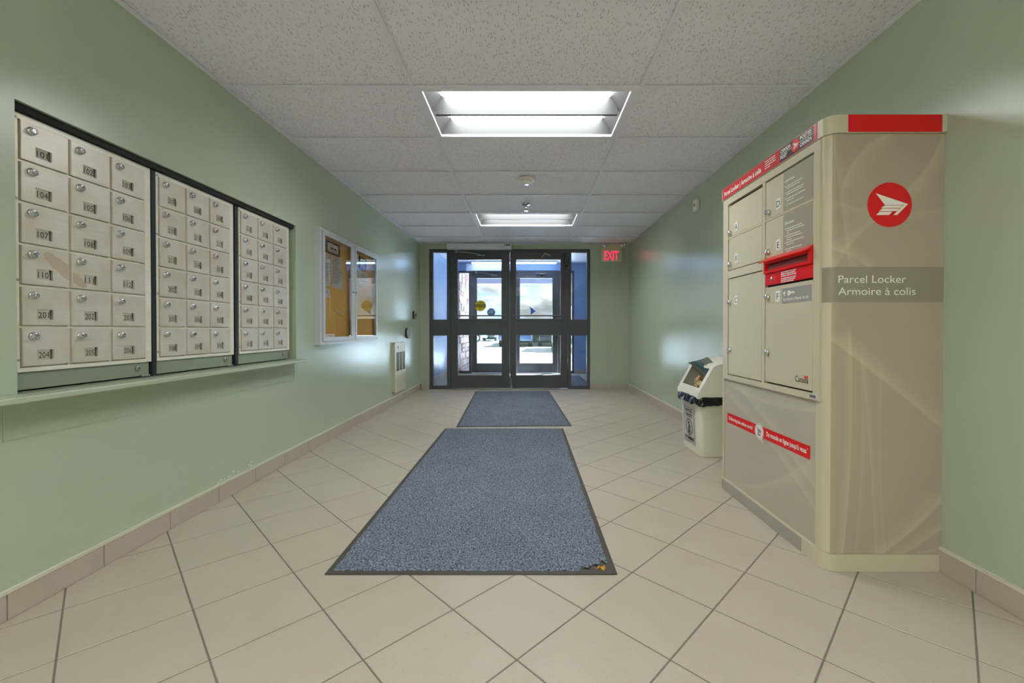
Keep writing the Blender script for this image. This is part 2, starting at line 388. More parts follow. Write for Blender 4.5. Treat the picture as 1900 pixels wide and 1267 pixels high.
def clip_poly(poly, x0, x1, y0, y1):
    def cut(P, f, g):
        R = []
        for i in range(len(P)):
            a, b = P[i - 1], P[i]; fa, fb = f(a), f(b)
            if (fa >= 0) != (fb >= 0):
                t = fa / (fa - fb); R.append((a[0] + (b[0] - a[0]) * t, a[1] + (b[1] - a[1]) * t))
            if fb >= 0: R.append(b)
        return R
    for f in (lambda p: p[0] - x0, lambda p: x1 - p[0], lambda p: p[1] - y0, lambda p: y1 - p[1]):
        poly = cut(poly, f, None)
        if len(poly) < 3: return []
    out = []
    for p in poly:
        if not out or math.dist(p, out[-1]) > 1e-4: out.append(p)
    if len(out) > 2 and math.dist(out[0], out[-1]) < 1e-4: out.pop()
    return out
def area(P): return 0.5 * sum(P[i - 1][0] * P[i][1] - P[i][0] * P[i - 1][1] for i in range(len(P)))
XY = lambda u, v, t: (u, v, t)
XZ = lambda u, v, t: (u, t, v)
YZ = lambda u, v, t: (t, u, v)
def rect(a, b, c, d): return [(a, c), (b, c), (b, d), (a, d)]
def arc_pts(cx, cy, r, a0, a1, k=8): return [(cx + r * math.cos(a0 + (a1 - a0) * i / k), cy + r * math.sin(a0 + (a1 - a0) * i / k)) for i in range(k + 1)]

# ------------------------------------------------------------------ the setting
XL, XR, YF, YB, HC = -1.62, 1.55, 6.446, -4.0, 2.2
OY0, OY1, OZ0, OZ1 = 1.345, 2.975, 0.700, 1.632          # mailbox opening in the left wall
st = lambda name, mb, mat, label, parent=None: tags(part(name, mb, mat, parent, None), label, None, None, 'structure')
mb = MB()
mb.box(XL - .14, XL, YB, OY0, 0, HC + .3).box(XL - .14, XL, OY1, YF + .14, 0, HC + .3).box(XL - .14, XL, OY0, OY1, 0, OZ0).box(XL - .14, XL, OY0, OY1, OZ1, HC + .3)
wl_ = st('wall_left', mb, 'wall', 'sage green painted wall with the mailboxes set into it')
mb = MB().box(XL - .16, XL - .141, OY0 - .05, OY1 + .05, OZ0 - .05, OZ1 + .05)
part('recess_back', mb, 'dark', wl_)
part('gap_shade_strip', MB().box(XL - .13, XL - .006, OY0 + .002, OY1 - .002, 1.609, OZ1 - .003), 'dark', wl_)  # black strip painting the shade in the gap above the mailbox units
mb = MB()
mb.ring(rect(OY0 - .06, OY1 + .052, OZ0 - .0, OZ1 + .042), rect(OY0, OY1, OZ0, OZ1), YZ, XL, XL + .006)
part('casing', mb, 'wall', wl_)
mb = MB().ring(rect(1.31, 2.96, .556, .679), rect(1.313, 2.957, .559, .679), YZ, XL, XL + .0022)
part('painted_bead', mb, plain('pale_green_bead', (172, 188, 158), 0.4), wl_)
mb = MB().box(XR, XR + .14, YB, YF + .14, 0, HC + .3)
st('wall_right', mb, 'wall', 'sage green painted wall behind the parcel locker')
DX0, DX1, DH = -1.478, 0.966, 2.128
mb = MB().box(XL, DX0, YF, YF + .14, 0, HC + .3).box(DX1, XR, YF, YF + .14, 0, HC + .3).box(DX0, DX1, YF, YF + .14, DH, HC + .3)
st('wall_back', mb, 'wall', 'sage green end wall around the dark entrance doors')
mb = MB().box(XL - .14, XR + .14, YB - .14, YB, 0, HC + .3)
st('wall_front', mb, 'wall', 'green wall at the near end of the lobby behind the viewer')
# floor: grout bed with diagonal tiles
GR = 0.0016
def diag_tiles(parent, x0, x1, y0, y1, cx, cy, mat, z0=-0.008, z1=0.0):
    hx, hy = 0.2103, 0.2095; g = 0.0034; cnt = 0
    for i in range(-14, 15):
        for j in range(-40, 45):
            if (i + j) % 2: continue
            px, py = cx + i * hx, cy + j * hy
            P = [(px - hx + g, py), (px, py - hy + g), (px + hx - g, py), (px, py + hy - g)]
            P = clip_poly(P, x0, x1, y0, y1)
            if len(P) < 3 or abs(area(P)) < 0.0015: continue
            mx_, my_ = sum(p[0] for p in P) / len(P), sum(p[1] for p in P) / len(P)
            Q = [(mx_ + (p[0] - mx_) * 0.992, my_ + (p[1] - my_) * 0.992) for p in P]
            m = MB(); k = len(P)
            A = [m.bm.verts.new((p[0], p[1], z0)) for p in P]; B = [m.bm.verts.new((p[0], p[1], z1 - 0.0012)) for p in P]
            Ct = [m.bm.verts.new((p[0], p[1], z1)) for p in Q]
            for R, T in ((A, B), (B, Ct)):
                for q in range(k): m.bm.faces.new((R[q], R[(q + 1) % k], T[(q + 1) % k], T[q]))
            m.bm.faces.new(Ct); m.bm.faces.new(A[::-1])
            part('floor_tile', m, mat, parent, smooth=False); cnt += 1
    return cnt
mb = MB().box(XL - .1, XR + .1, YB, YF, -.06, -GR)
fl = st('floor', mb, 'grout', 'beige ceramic tile floor laid on the diagonal with grey grout')
nt = diag_tiles(fl, XL, XR, 0.40, YF, 0.604 + 0.2103, 1.365, 'ftile')
mb = MB().box(XL, XR, YB, 0.397, -.008, 0); part('near_floor', mb, 'ftile', fl)
# ceiling: lay-in tiles on a white grid
mb = MB().box(XL - .1, XR + .1, YB, YF + .1, HC + .16, HC + .30)
ce = st('ceiling', mb, 'plenum', 'suspended ceiling of white fissured tiles on a white grid')
GX = [XL, -.612, .612, XR]
GY = []; y = 2.28 - 0.6116 * 10
while y < YF: GY.append(y); y += 0.6116
GY = [v for v in GY if v > YB + .1]; rows = list(zip([YB] + GY, GY + [YF]))
LIGHT_ROWS = [i for i, (a, b) in enumerate(rows) if any(abs(a - t) < .05 for t in (2.28, 2.28 + 4 * .6116, 2.28 - 4 * .6116, 2.28 - 8 * .6116))]
for i, (a, b) in enumerate(rows):
    for c in range(3):
        if c == 1 and i in LIGHT_ROWS: continue
        m = MB().box(GX[c] + .003, GX[c + 1] - .003, a + .003, b - .003, HC + .008, HC + .022, 0.002)
        part('ceiling_tile', m, 'ctile', ce, smooth=False)
for v in GY:
    m = MB().box(XL, XR, v - .012, v + .012, HC - .0015, HC + .0035); m.box(XL, XR, v - .0015, v + .0015, HC, HC + .03); part('cross_runner', m, 'tbar', ce, smooth=False)
for v in (-.612, .612):
    m = MB().box(v - .012, v + .012, YB, YF, HC - .003, HC + .003); m.box(v - .0015, v + .0015, YB, YF, HC, HC + .03); part('main_runner', m, 'tbar', ce, smooth=False)
for xa, xb, ya, yb in ((XL, XL + .022, YB, YF), (XR - .022, XR, YB, YF), (XL, XR, YF - .022, YF)):
    m = MB().box(xa, xb, ya, yb, HC - .002, HC + .002); part('wall_angle', m, 'tbar', ce, smooth=False)
# baseboards: tiles one by one under a cream edge strip
def baseboard(name, label, axis, fixed, sgn, a, b, first, top=0.083, strip=True, mat='btile'):
    """tiles standing on the floor along a wall; axis 1 runs along Y, axis 0 along X"""
    t = 0.010
    def bx(m, u0, u1, z0, z1, th, bev=0.0):
        if axis == 1: m.box(fixed, fixed + sgn * th, u0, u1, z0, z1, bev)
        else: m.box(u0, u1, fixed, fixed + sgn * th, z0, z1, bev)
        return m
    base = st(name, bx(MB(), a, b, 0.0005, top - .002, t - .0035), 'grout', label)
    cuts = [a]; u = first
    while u - .302 > a: u -= .302
    while u < b: cuts.append(u) if u > a + .01 else None; u += .302
    cuts.append(b)
    for p, q in zip(cuts, cuts[1:]):
        if q - p > .012: part('base_tile', bx(MB(), p + .0014, q - .0014, 0.0004, top, t, 0.0012), mat, base, smooth=False)
    if strip: part('edge_strip', bx(MB(), a, b, top + .0003, top + .011, t + .0015), 'strip', base)
    return base
baseboard('baseboard_left', 'low pinkish tile skirting with cream edge strip along the mailbox wall', 1, XL, 1, YB, YF, 1.612)
baseboard('baseboard_right', 'low pinkish tile skirting along the wall behind the parcel locker', 1, XR, -1, YB, YF, 1.45)
baseboard('baseboard_back', 'short tile skirting left of the entrance doors', 0, YF, -1, XL + .011, DX0, -1.9, strip=False)
baseboard('baseboard_end', 'short tile skirting right of the entrance doors below the exit sign', 0, YF, -1, DX1, XR - .011, 1.31, strip=False)

# ------------------------------------------------------------------ the two entrance screens
def storefront(Y, ox, tag, nfr, nd, nw, arrow=False, inner=True):
    F0, F1 = Y + .02, Y + .12; k = lambda v: v + ox
    x = dict(L=k(-1.478), sl0=k(-1.429), sl1=k(-1.21), dl0=k(-1.158), mid=k(-.254), dr1=k(.630), sr0=k(.678), sr1=k(.925), R=k(.966))
    m = MB(); H = DH
    for a, b in ((x['L'], x['sl0']), (x['sl1'], x['dl0']), (x['dr1'], x['sr0']), (x['sr1'], x['R'])): m.box(a, b, F0, F1, 0.0, H, .002)
    m.box(x['sl0'], x['sl1'], F0, F1, 2.087, H).box(x['dl0'], x['dr1'], F0, F1, 2.095, H).box(x['sr0'], x['sr1'], F0, F1, 2.087, H)
    for a, b in ((x['sl0'], x['sl1']), (x['sr0'], x['sr1'])):
        m.box(a, b, F0 + .004, F1, .821, 1.056).box(a, b, F0, F1, 0, .05)
    tr = st('trim_%d' % nfr, m, 'frame', 'dark bronze aluminium frame of the %s entrance screen' % tag)
    part('threshold', MB().box(x['dl0'], x['dr1'], F0 - .05, F1 + .02, 0.0, .008, .002), 'steel', tr, 'pale metal threshold strip under the doors')
    for i, (a, b, side) in enumerate(((x['sl0'], x['sl1'], 'left'), (x['sr0'], x['sr1'], 'right'))):
        m = MB()
        for z0, z1 in ((1.056, 2.087), (.05, .821)): m.ring(rect(a, b, z0, z1), rect(a + .006, b - .006, z0 + .006, z1 - .006), XZ, F0 + .02, F0 + .05)
        wd = st('window_%d' % (nw + i), m, 'bead', 'narrow sidelight %s of the %s entrance doors' % (side, tag))
        for z0, z1 in ((1.058, 2.085), (.052, .819)): part('glass_pane', MB().box(a + .002, b - .002, F0 + .032, F0 + .038, z0, z1), 'glass', wd, smooth=False)
    out = []
    for i, (a, b, g0, g1, side, hs) in enumerate(((x['dl0'] + .003, x['mid'] - .0025, k(-1.054), k(-.376), 'left', -1), (x['mid'] + .0025, x['dr1'] - .003, k(-.163), k(.524), 'right', 1))):
        m = MB(); y0, y1 = F0 + .012, F0 + .056
        for p, q in ((a, g0), (g1, b)): m.box(p, q, y0, y1, .014, 2.092, .002)
        for p, q in ((1.981, 2.092), (.829, 1.067), (.014, .205)): m.box(g0, g1, y0, y1, p, q)
        d = st('door_%d' % (nd + i), m, 'frame', '%s leaf of the %s pair of dark glazed doors' % (side, tag))
        for z0, z1 in ((1.067, 1.981), (.205, .829)):
            part('glazing_bead', MB().ring(rect(g0, g1, z0, z1), rect(g0 + .007, g1 - .007, z0 + .007, z1 - .007), XZ, y0 + .004, y1 - .004), 'bead', d)
            part('glass_pane', MB().box(g0 + .002, g1 - .002, y0 + .019, y0 + .025, z0 + .002, z1 - .002), 'glass', d, smooth=False)
        bar = MB().tube([(g0 - .055, y0 - .055, 1.118), (g1 + .055, y0 - .055, 1.118)], .010, 8)
        for p in (g0 - .045, g1 + .045): bar.tube([(p, y0 - .055, 1.118), (p, y0 + .002, 1.118)], .009, 8)
        part('push_bar', bar, 'frame', d)
        # closer arm folded above the leaf
        if i == 0:
            arm = MB().tube([(g0 + .0, y0 - .035, 2.088), (g0 + .20, y0 - .06, 2.070), (g0 + .36, y0 - .045, 2.040)], .0085, 6)
            arm.cyl((g0 - .01, y0 - .05, 2.072), (0, 0, 1), .03, .024, seg=14); arm.box(g0 + .31, g0 + .42, y0 - .05, y0 - .001, 2.028, 2.042, .003)
        else:
            arm = MB().tube([(g0 + .395, y0 - .008, 2.012), (g0 + .445, y0 - .035, 2.062)], .010, 6)
            arm.tube([(g0 + .445, y0 - .035, 2.062), (g0 + .52, y0 - .012, 2.034)], .011, 6)
            if not inner: arm.box(g0 + .33, g0 + .56, y0 - .03, y0 + .001, 2.062, 2.076, .003)
        part('closer_arm', arm, 'steel', d, 'steel closer arm')
        if i == 0:
            part('lock_plate', MB().box(b - .115, b - .02, y0 - .006, y0 + .001, .962, 1.05, .002), plain('dull_lock_plate', (84, 84, 80), .4, .4), d)
        else:
            part('flush_bolt', MB().tube([(a + .022, y0 - .012, .012), (a + .022, y0 - .012, .17)], .008, 8).box(a + .010, a + .034, y0 - .02, y0 + .001, .012, .055, .003), 'steel', d, 'steel bolt at the foot of the leaf')
            if inner:
                U = [(g1 + .05, y0 - .012, 2.055)] + [(g1 + .05 + .03 * (1 - math.cos(t)), y0 - .014, 1.90 - .03 * math.sin(t)) for t in [math.pi * q / 8 for q in range(9)]] + [(g1 + .11, y0 - .012, 2.02)]
                part('door_cable', MB().tube(U, .007, 8), 'black', d, 'black looped cable')
        out.append((d, g0, g1, y0))
    return out
inn = storefront(YF, 0.0, 'inner', 1, 1, 1)
YO = 8.78
outr = storefront(YO, 0.02, 'outer', 2, 3, 3, inner=False)
# stickers on the glass
d, g0, g1, y0 = inn[0]
sx, sz, sy = -.705, 1.272, y0 + .0185
s_ = part('caution_sticker', MB().cyl((sx, sy, sz), (0, -1, 0), .0008, .083, seg=36), 'yellow', d, 'round yellow sticker reading CAUTION')
part('sticker_bar', MB().box(sx - .083, sx + .083, sy - .0014, sy - .0008, sz - .024, sz + .022), 'ink', s_)
text('lettering', 'CAUTION', .036, (sx, sy - .0016, sz - .014), (1, 0, 0), (0, 0, 1), 'yellow', s_, .15, .0012)
text('lettering', 'AUTOMATIC', .02, (sx, sy - .001, sz + .038), (1, 0, 0), (0, 0, 1), 'ink', s_, .105, .0006)
text('lettering', 'DOOR', .02, (sx, sy - .001, sz - .058), (1, 0, 0), (0, 0, 1), 'ink', s_, .06, .0006)
d, g0, g1, y0 = outr[0]
sx, sy = -.735, y0 + .0185
s_ = part('round_sticker', MB().cyl((sx, sy, 1.27), (0, -1, 0), .0008, .083, seg=36), 'bluegrey', d, 'round blue sticker on the outer door glass')
part('sticker_bar', MB().box(sx - .08, sx + .08, sy - .0014, sy - .0008, 1.25, 1.285), 'navy', s_)
m = lines_of_print(MB(), (sx - .05, sy - .001, 1.30), (1, 0, 0), (0, 0, 1), [.1, .1], .016, .008, 3); lines_of_print(m, (sx - .06, sy - .0016, 1.258), (1, 0, 0), (0, 0, 1), [.12], .016, .016, 4)
part('sticker_print', m, 'white', s_, smooth=False)
d, g0, g1, y0 = outr[1]
sy = y0 + .018
m = MB().prism([(.055, 1.395), (.19, 1.293), (.088, 1.215), (.088, 1.325)], XZ, sy - .001, sy); s_ = part('arrow_sticker', m, 'blue', d, 'blue arrow sticker on the outer door glass')
# vestibule shell
VY0, VY1, VX0, VX1, VH = YF + .14, YO + .14, -1.58, 1.62, 2.29
st('wall_vestibule_left', MB().box(VX0 - .1, VX0, VY0, VY1, 0, VH + .25), 'vpaint', 'side wall of the vestibule left of the doors with blue daylight painted in')
st('wall_vestibule_right', MB().box(VX1, VX1 + .1, VY0, VY1, 0, VH + .25), 'vpaint', 'side wall of the vestibule right of the doors with blue daylight painted in')
oL, oR = DX0 + .02, DX1 + .02
st('wall_vestibule_end', MB().box(VX0 - .1, oL, YO, VY1, 0, VH + .25).box(oR, VX1 + .1, YO, VY1, 0, VH + .25).box(oL, oR, YO, VY1, DH, VH + .25), 'vpaint', 'wall around the outer doors seen through the glass with blue daylight painted in')
st('ceiling_vestibule', MB().box(VX0 - .1, VX1 + .1, YF + .1, VY1, VH, VH + .25), 'tbar', 'plain white ceiling of the vestibule')
fv = st('floor_vestibule', MB().box(VX0 - .1, VX1 + .1, YF, VY1 + .02, -.06, -GR), 'grout', 'beige tile floor of the vestibule between the doors')
diag_tiles(fv, VX0, VX1, YF + .004, VY1, 0.604 + 0.2103, 1.365, 'ftile')
baseboard('baseboard_vestibule_left', 'tile skirting on the left wall of the vestibule', 1, VX0, 1, VY0, YO, 6.9)
baseboard('baseboard_vestibule_end', 'tile skirting on the vestibule wall right of the outer doors', 0, YO, -1, oR, VX1, 1.2, strip=False)
rr = random.Random(17); m = MB()
for _ in range(16):
    y_, z_ = 2.22 + rr.random() * .30, .098 + abs(rr.gauss(0, .010)); a_ = rr.uniform(.003, .010)
    m.poly([(XL + .0004, y_ + a_ * math.cos(t_) * rr.uniform(.6, 1), z_ + a_ * .6 * math.sin(t_) * rr.uniform(.6, 1)) for t_ in [q_ * math.pi / 3 for q_ in range(6)]])
part('paint_chips', m, plain('bare_plaster', (206, 208, 196), .8, var=0), wl_, 'pale chipped paint', smooth=False, kind='stuff')

# ------------------------------------------------------------------ ceiling lights
def troffer(yc, label):
    w_, d_ = .600, .296; z = HC
    r = root('ceiling_light', label, 'light', (0, yc, z), 'recessed ceiling lights')
    part('light_frame', MB().ring(rect(-w_, w_, yc - d_, yc + d_), rect(-.568, .568, yc - .268, yc + .268), XY, z - .003, z + .012), 'tbar', r)
    P = [(-.568, yc - .268), (.568, yc - .268), (.568, yc + .268), (-.568, yc + .268)]; Q = [(-.505, yc - .262), (.505, yc - .262), (.505, yc + .262), (-.505, yc + .262)]
    m = MB(); A = [m.bm.verts.new((p[0], p[1], z + .012)) for p in P]; B = [m.bm.verts.new((q[0], q[1], z + .118)) for q in Q]
    for i in range(4): m.bm.faces.new((A[i], A[(i + 1) % 4], B[(i + 1) % 4], B[i]))
    m.bm.faces.new(B[::-1]); m.box(-.57, .57, yc - .27, yc + .27, z + .121, z + .13)
    part('reflector', m, 'louvre', r, smooth=False)
    part('louvre_blade', MB().prism([(yc - .010, z + .004), (yc + .010, z + .004), (yc + .010, z + .110), (yc - .010, z + .110)], YZ, -.55, .55), 'louvre', r, smooth=False)
    for a, b in ((-.258, -.014), (.014, .258)):
        part('lamp_lens', MB().box(-.50, .50, yc + a, yc + b, z + .108, z + .114), 'lamp', r, 'lit white lens')
troffer(2.28 + .3058, 'lit recessed ceiling light nearest in view, above the big mat')
troffer(2.28 + 4.5 * .6116, 'lit recessed ceiling light farther off, close to the entrance doors')
troffer(2.28 - 3.5 * .6116, 'lit recessed ceiling light straight above the viewer, added as an unseen repeat of the row')  # unseen, keeps the row's spacing; added to reach the brightness
troffer(2.28 - 7.5 * .6116, 'lit recessed ceiling light behind the viewer, added as an unseen repeat of the row')  # likewise unseen in the row and added for brightness
for yc, lab in ((-1.1, 'added fill tube light hanging unseen just behind the viewer'), (-2.9, 'added fill tube light hanging unseen at the near end of the lobby')):  # unseen fill lamps added to brighten the ceiling and the locker side
    r = root('added_fill_light', lab, 'light', (-.6, yc, HC), 'added fill lights behind the viewer')
    part('fill_tube', MB().cyl((-.6, yc - .6, HC - .45), (0, 1, 0), 1.2, .07, seg=24), 'pendant', r)
    for s in (-1, 1):
        part('end_cap', MB().cyl((-.6, yc + s * .6, HC - .45), (0, s, 0), .03, .072, seg=24), 'steel', r)
        part('hanger', MB().cyl((-.6, yc + s * .4, HC - .382), (0, 0, 1), .38, .006, seg=8), 'steel', r)
# smoke detector and sprinkler
c = (0.0, 3.66, HC)
r = root('smoke_detector', 'round white smoke detector on the ceiling between the two lights', 'smoke detector', c)
part('base', MB().lathe([(0, 0), (.072, 0), (.074, .006), (.070, .018), (.052, .022), (0, .022)], c, (0, 0, -1), 28), 'ivory', r)
m = MB().lathe([(0, .022), (.050, .022), (.048, .034), (.034, .044), (.032, .046), (0, .046)], c, (0, 0, -1), 28)
part('sensor_head', m, 'lensw', r)
m = MB().lathe([(.0, .0462), (.02, .0462), (.018, .050), (0, .051)], c, (0, 0, -1), 16); part('sensor_cap', m, 'chrome', r)
c = (-0.005, 4.40, HC)
r = root('sprinkler_head', 'chrome pendant sprinkler head below the smoke detector', 'sprinkler', c)
part('escutcheon', MB().lathe([(0, 0), (.042, 0), (.040, .006), (.018, .012), (0, .012)], c, (0, 0, -1), 24), 'chrome', r)
m = MB().cyl((c[0], c[1], HC - .012), (0, 0, -1), .02, .010, seg=12)
for s in (-1, 1): m.tube([(c[0] + s * .006, c[1], HC - .03), (c[0] + s * .017, c[1], HC - .045), (c[0] + s * .008, c[1], HC - .062), (c[0], c[1], HC - .066)], .003, 6)
part('frame_arms', m, 'chrome', r); part('deflector', MB().lathe([(0, 0), (.021, .001), (.021, .003), (0, .003)], (c[0], c[1], HC - .066), (0, 0, -1), 18), 'chrome', r)

# ------------------------------------------------------------------ mailboxes in the left wall
FX = XL - .025                                                   # face plane of the units
EX = (1, 0, 0); RY, UZ = (0, 1, 0), (0, 0, 1)
def lock_mesh():
    m = MB().lathe([(0, 0), (.0140, 0), (.0140, .004), (.0122, .0065), (.0105, .0075), (.0105, .0135), (.0085, .0150), (.0062, .0150), (.0058, .0130), (0, .0130)], (0, 0, 0), EX, 18)
    m.box(.0129, .0142, -.0011, .0011, -.0048, .0048)
    return m.mesh('lock', 'chrome')
LOCK = lock_mesh()
def screw_mesh():
    return MB().lathe([(0, 0), (.0042, 0), (.0036, .0018), (0, .0024)], (0, 0, 0), EX, 10).mesh('screw', 'steel')
SCREW = screw_mesh()
PIT, ROWP, ZTOP = .1520, .1353, 1.585
def door_mesh(w_, h_):
    """local: y from 0..w, z from -h..0 ; face at x=0, window slot cut through"""
    m = MB(); a, b, c_, d_ = .285 * w_, .63 * w_, -.072, -.106; t = .007
    for y0, y1, z0, z1 in ((0, w_, c_, 0), (0, w_, -h_, d_), (0, a, d_, c_), (b, w_, d_, c_)): pass
    m.ring(rect(0, w_, -h_, 0), rect(a, b, d_, c_), YZ, -t, -.0012)
    m.ring(rect(.0012, w_ - .0012, -h_ + .0012, -.0012), rect(a, b, d_, c_), YZ, -.0012, 0)
    # turned edges of the door pan
    m.ring(rect(0, w_, -h_, 0), rect(.003, w_ - .003, -h_ + .003, -.003), YZ, -.016, -t)
    return m.mesh('mailbox_door', 'alu', smooth=False)
def card_mesh(w_):
    return MB().box(-.0035, -.0028, .26 * w_, .565 * w_, -.108, -.070).mesh('number_card', 'card')
ROWS = [[[101 + 3 * r + c for c in range(3)] for r in range(4)] + [[201, 202, 203], [204, 205, 206]],
        [[207, 208, 209], [210, 211, 212], [213, 214, 301], [302, 303, 304], [305, 306, 307], [308, 309, 310]],
        [[311, 312, 313], [314, 401, 402], [403, 404, 405], [406, 407, 408], [409, 410, 411], [412, 413, 414]]]
UN = [(1.366, .493, .152, 'nearest bank of eighteen aluminium mailboxes numbered 101 to 206'),
      (1.887, .496, .152, 'middle bank of eighteen aluminium mailboxes numbered 207 to 310'),
      (2.428, .512, .1575, 'farthest bank of eighteen aluminium mailboxes numbered 311 to 414')]
UZ0, UZ1 = .765, 1.606
for ui, (uy, uw, pit, lab) in enumerate(UN):
    r = root('mailbox_unit', lab, 'mailbox', (FX, uy, UZ0), 'mailbox banks in the wall')
    y1 = uy + uw; dm0 = uy + .0125; dw = pit - .0095
    part('housing', MB().box(XL - .13, FX - .012, uy + .006, y1 - .006, UZ0 + .006, UZ1 - .006), 'alu_frame', r, smooth=False)
    m = MB()
    # perimeter flange + grid bars
    m.ring(rect(uy, y1, UZ0, UZ1), rect(dm0 - .002, dm0 + 3 * pit - .004, ZTOP - 6 * ROWP + .006, ZTOP + .002), YZ, FX - .014, FX + .002)
    for c_ in (1, 2): m.box(FX - .016, FX - .0015, dm0 + c_ * pit - .0068, dm0 + c_ * pit + .0012, ZTOP - 6 * ROWP + .004, ZTOP + .003)
    for q in range(1, 6): m.box(FX - .016, FX - .0005, dm0 - .003, dm0 + 3 * pit - .003, ZTOP - q * ROWP + .0005, ZTOP - q * ROWP + .0085)
    part('face_frame', m, 'alu_frame', r, smooth=False)
    dme = door_mesh(dw, ROWP - .010); cme = card_mesh(dw)
    for ri, rw in enumerate(ROWS[ui]):
        for ci, num in enumerate(rw):
            w0 = (FX + .0075, dm0 + .002 + ci * pit, ZTOP - ri * ROWP)
            d = place('mailbox_door', dme, r, w0)
            place('lock', LOCK, d, (w0[0], w0[1] + .195 * dw, w0[2] - .026 + random.uniform(-.001, .001))).rotation_euler.x = random.uniform(-.6, .6)
            place('number_card', cme, d, w0)
            text('number', str(num), .030, (w0[0] - .0027, w0[1] + .440 * dw, w0[2] - .1005), RY, UZ, 'ink', d, .032, 0.0, res=2)
            if num in (110, 111):
                P = [(.060, -.018), (.068, -.010), (.084, -.011), (.098, -.020), (.112, -.026), (.126, -.036), (dw - .002, -.046), (dw - .002, -.100), (.130, -.094), (.116, -.086), (.104, -.072), (.090, -.064), (.078, -.046), (.066, -.034)] if num == 110 else [(.002, -.070), (.016, -.074), (.030, -.086), (.040, -.092), (.046, -.104), (.052, -.112), (.046, -.120), (.034, -.120), (.020, -.116), (.010, -.110), (.002, -.104)]
                part('stain', MB().poly([(w0[0] + .0003, w0[1] + a_, w0[2] + b_) for a_, b_ in P]), 'stain', d, 'tan stain', smooth=False)
    for zz in (1.59, 1.33, 1.065, .805): place('screw', SCREW, r, (FX + .002, uy + .006, zz))
    # green drop panel under the unit with its own lock
    part('lower_panel', MB().box(XL - .05, FX - .006, uy + .004, y1 - .004, OZ0 + .006, UZ0 - .002, .001), plain('green_panel_paint', (140, 150, 132), .4), r)
    m = MB().lathe([(0, 0), (.011, 0), (.011, .007), (.0085, .009), (.004, .009), (.003, .004), (0, .004)], (FX - .006, y1 - .060, .741), EX, 18); part('panel_lock', m, 'steel', r)
    part('hinge_tab', MB().box(FX - .006, FX + .008, y1 - .052, y1 - .012, OZ0 + .0035, OZ0 + .011, .001), 'steel', r)
for yy in (1.873, 2.4045):
    tags(part('divider_post', MB().box(XL - .12, FX + .004, yy - .0105, yy + .0105, OZ0 + .001, OZ1 - .012, .001), 'divider', None), 'dark steel post between the %s mailbox banks' % ('nearest and middle' if yy < 2 else 'middle and farthest'), 'post', 'posts between the mailbox banks')
m = MB().box(XL + .0005, XL + .095, .70, 2.955, .680, .6995, .003); m.box(XL - .12, XL + .0004, OY0 + .002, OY1 - .002, .6902, .6995)
solo('shelf', m, 'wall', 'long green painted ledge on the wall under the mailboxes', 'shelf')

# ------------------------------------------------------------------ notice cabinet
BX = XL + .046; by0, by1, bz0, bz1 = 3.24, 4.492, .788, 1.692
r = root('notice_cabinet', 'wall cabinet with two glass doors over a cork notice board', 'notice board', (XL, 3.86, bz0))
part('cabinet_body', MB().ring(rect(by0, by1, bz0, bz1), rect(by0 + .028, by1 - .028, bz0 + .028, bz1 - .028), YZ, XL + .0005, BX - .004).box(BX - .004, BX, by0, by1, bz0, bz0 + .022).box(BX - .004, BX, by0, by1, bz1 - .018, bz1).box(BX - .004, BX, by0, by0 + .03, bz0 + .022, bz1 - .018).box(BX - .004, BX, by1 - .02, by1, bz0 + .022, bz1 - .018), 'white_alu', r, smooth=False)
part('cork_panel', MB().box(XL + .0007, XL + .013, by0 + .0285, by1 - .0285, bz0 + .0285, bz1 - .0285), 'cork', r)
for a, b, s in ((3.278, 3.888, 1), (3.896, 4.468, -1)):
    m = MB().ring(rect(a, b, .814, 1.676), rect(a + .036, b - (.075 if s > 0 else .036), .846, 1.642), YZ, BX - .006, BX + .006)
    d = part('cabinet_door', m, 'white_alu', r, smooth=False)
    part('glass_pane', MB().box(BX - .002, BX + .002, a + .03, b - (.069 if s > 0 else .03), .840, 1.648), 'bglass', d, smooth=False)
    yk = b - .045 if s > 0 else a + .012
    part('door_lock', MB().lathe([(0, 0), (.010, 0), (.010, .006), (.007, .009), (0, .009)], (BX + .006, yk, 1.243), EX, 16), 'steel', d)
PX = XL + .0145
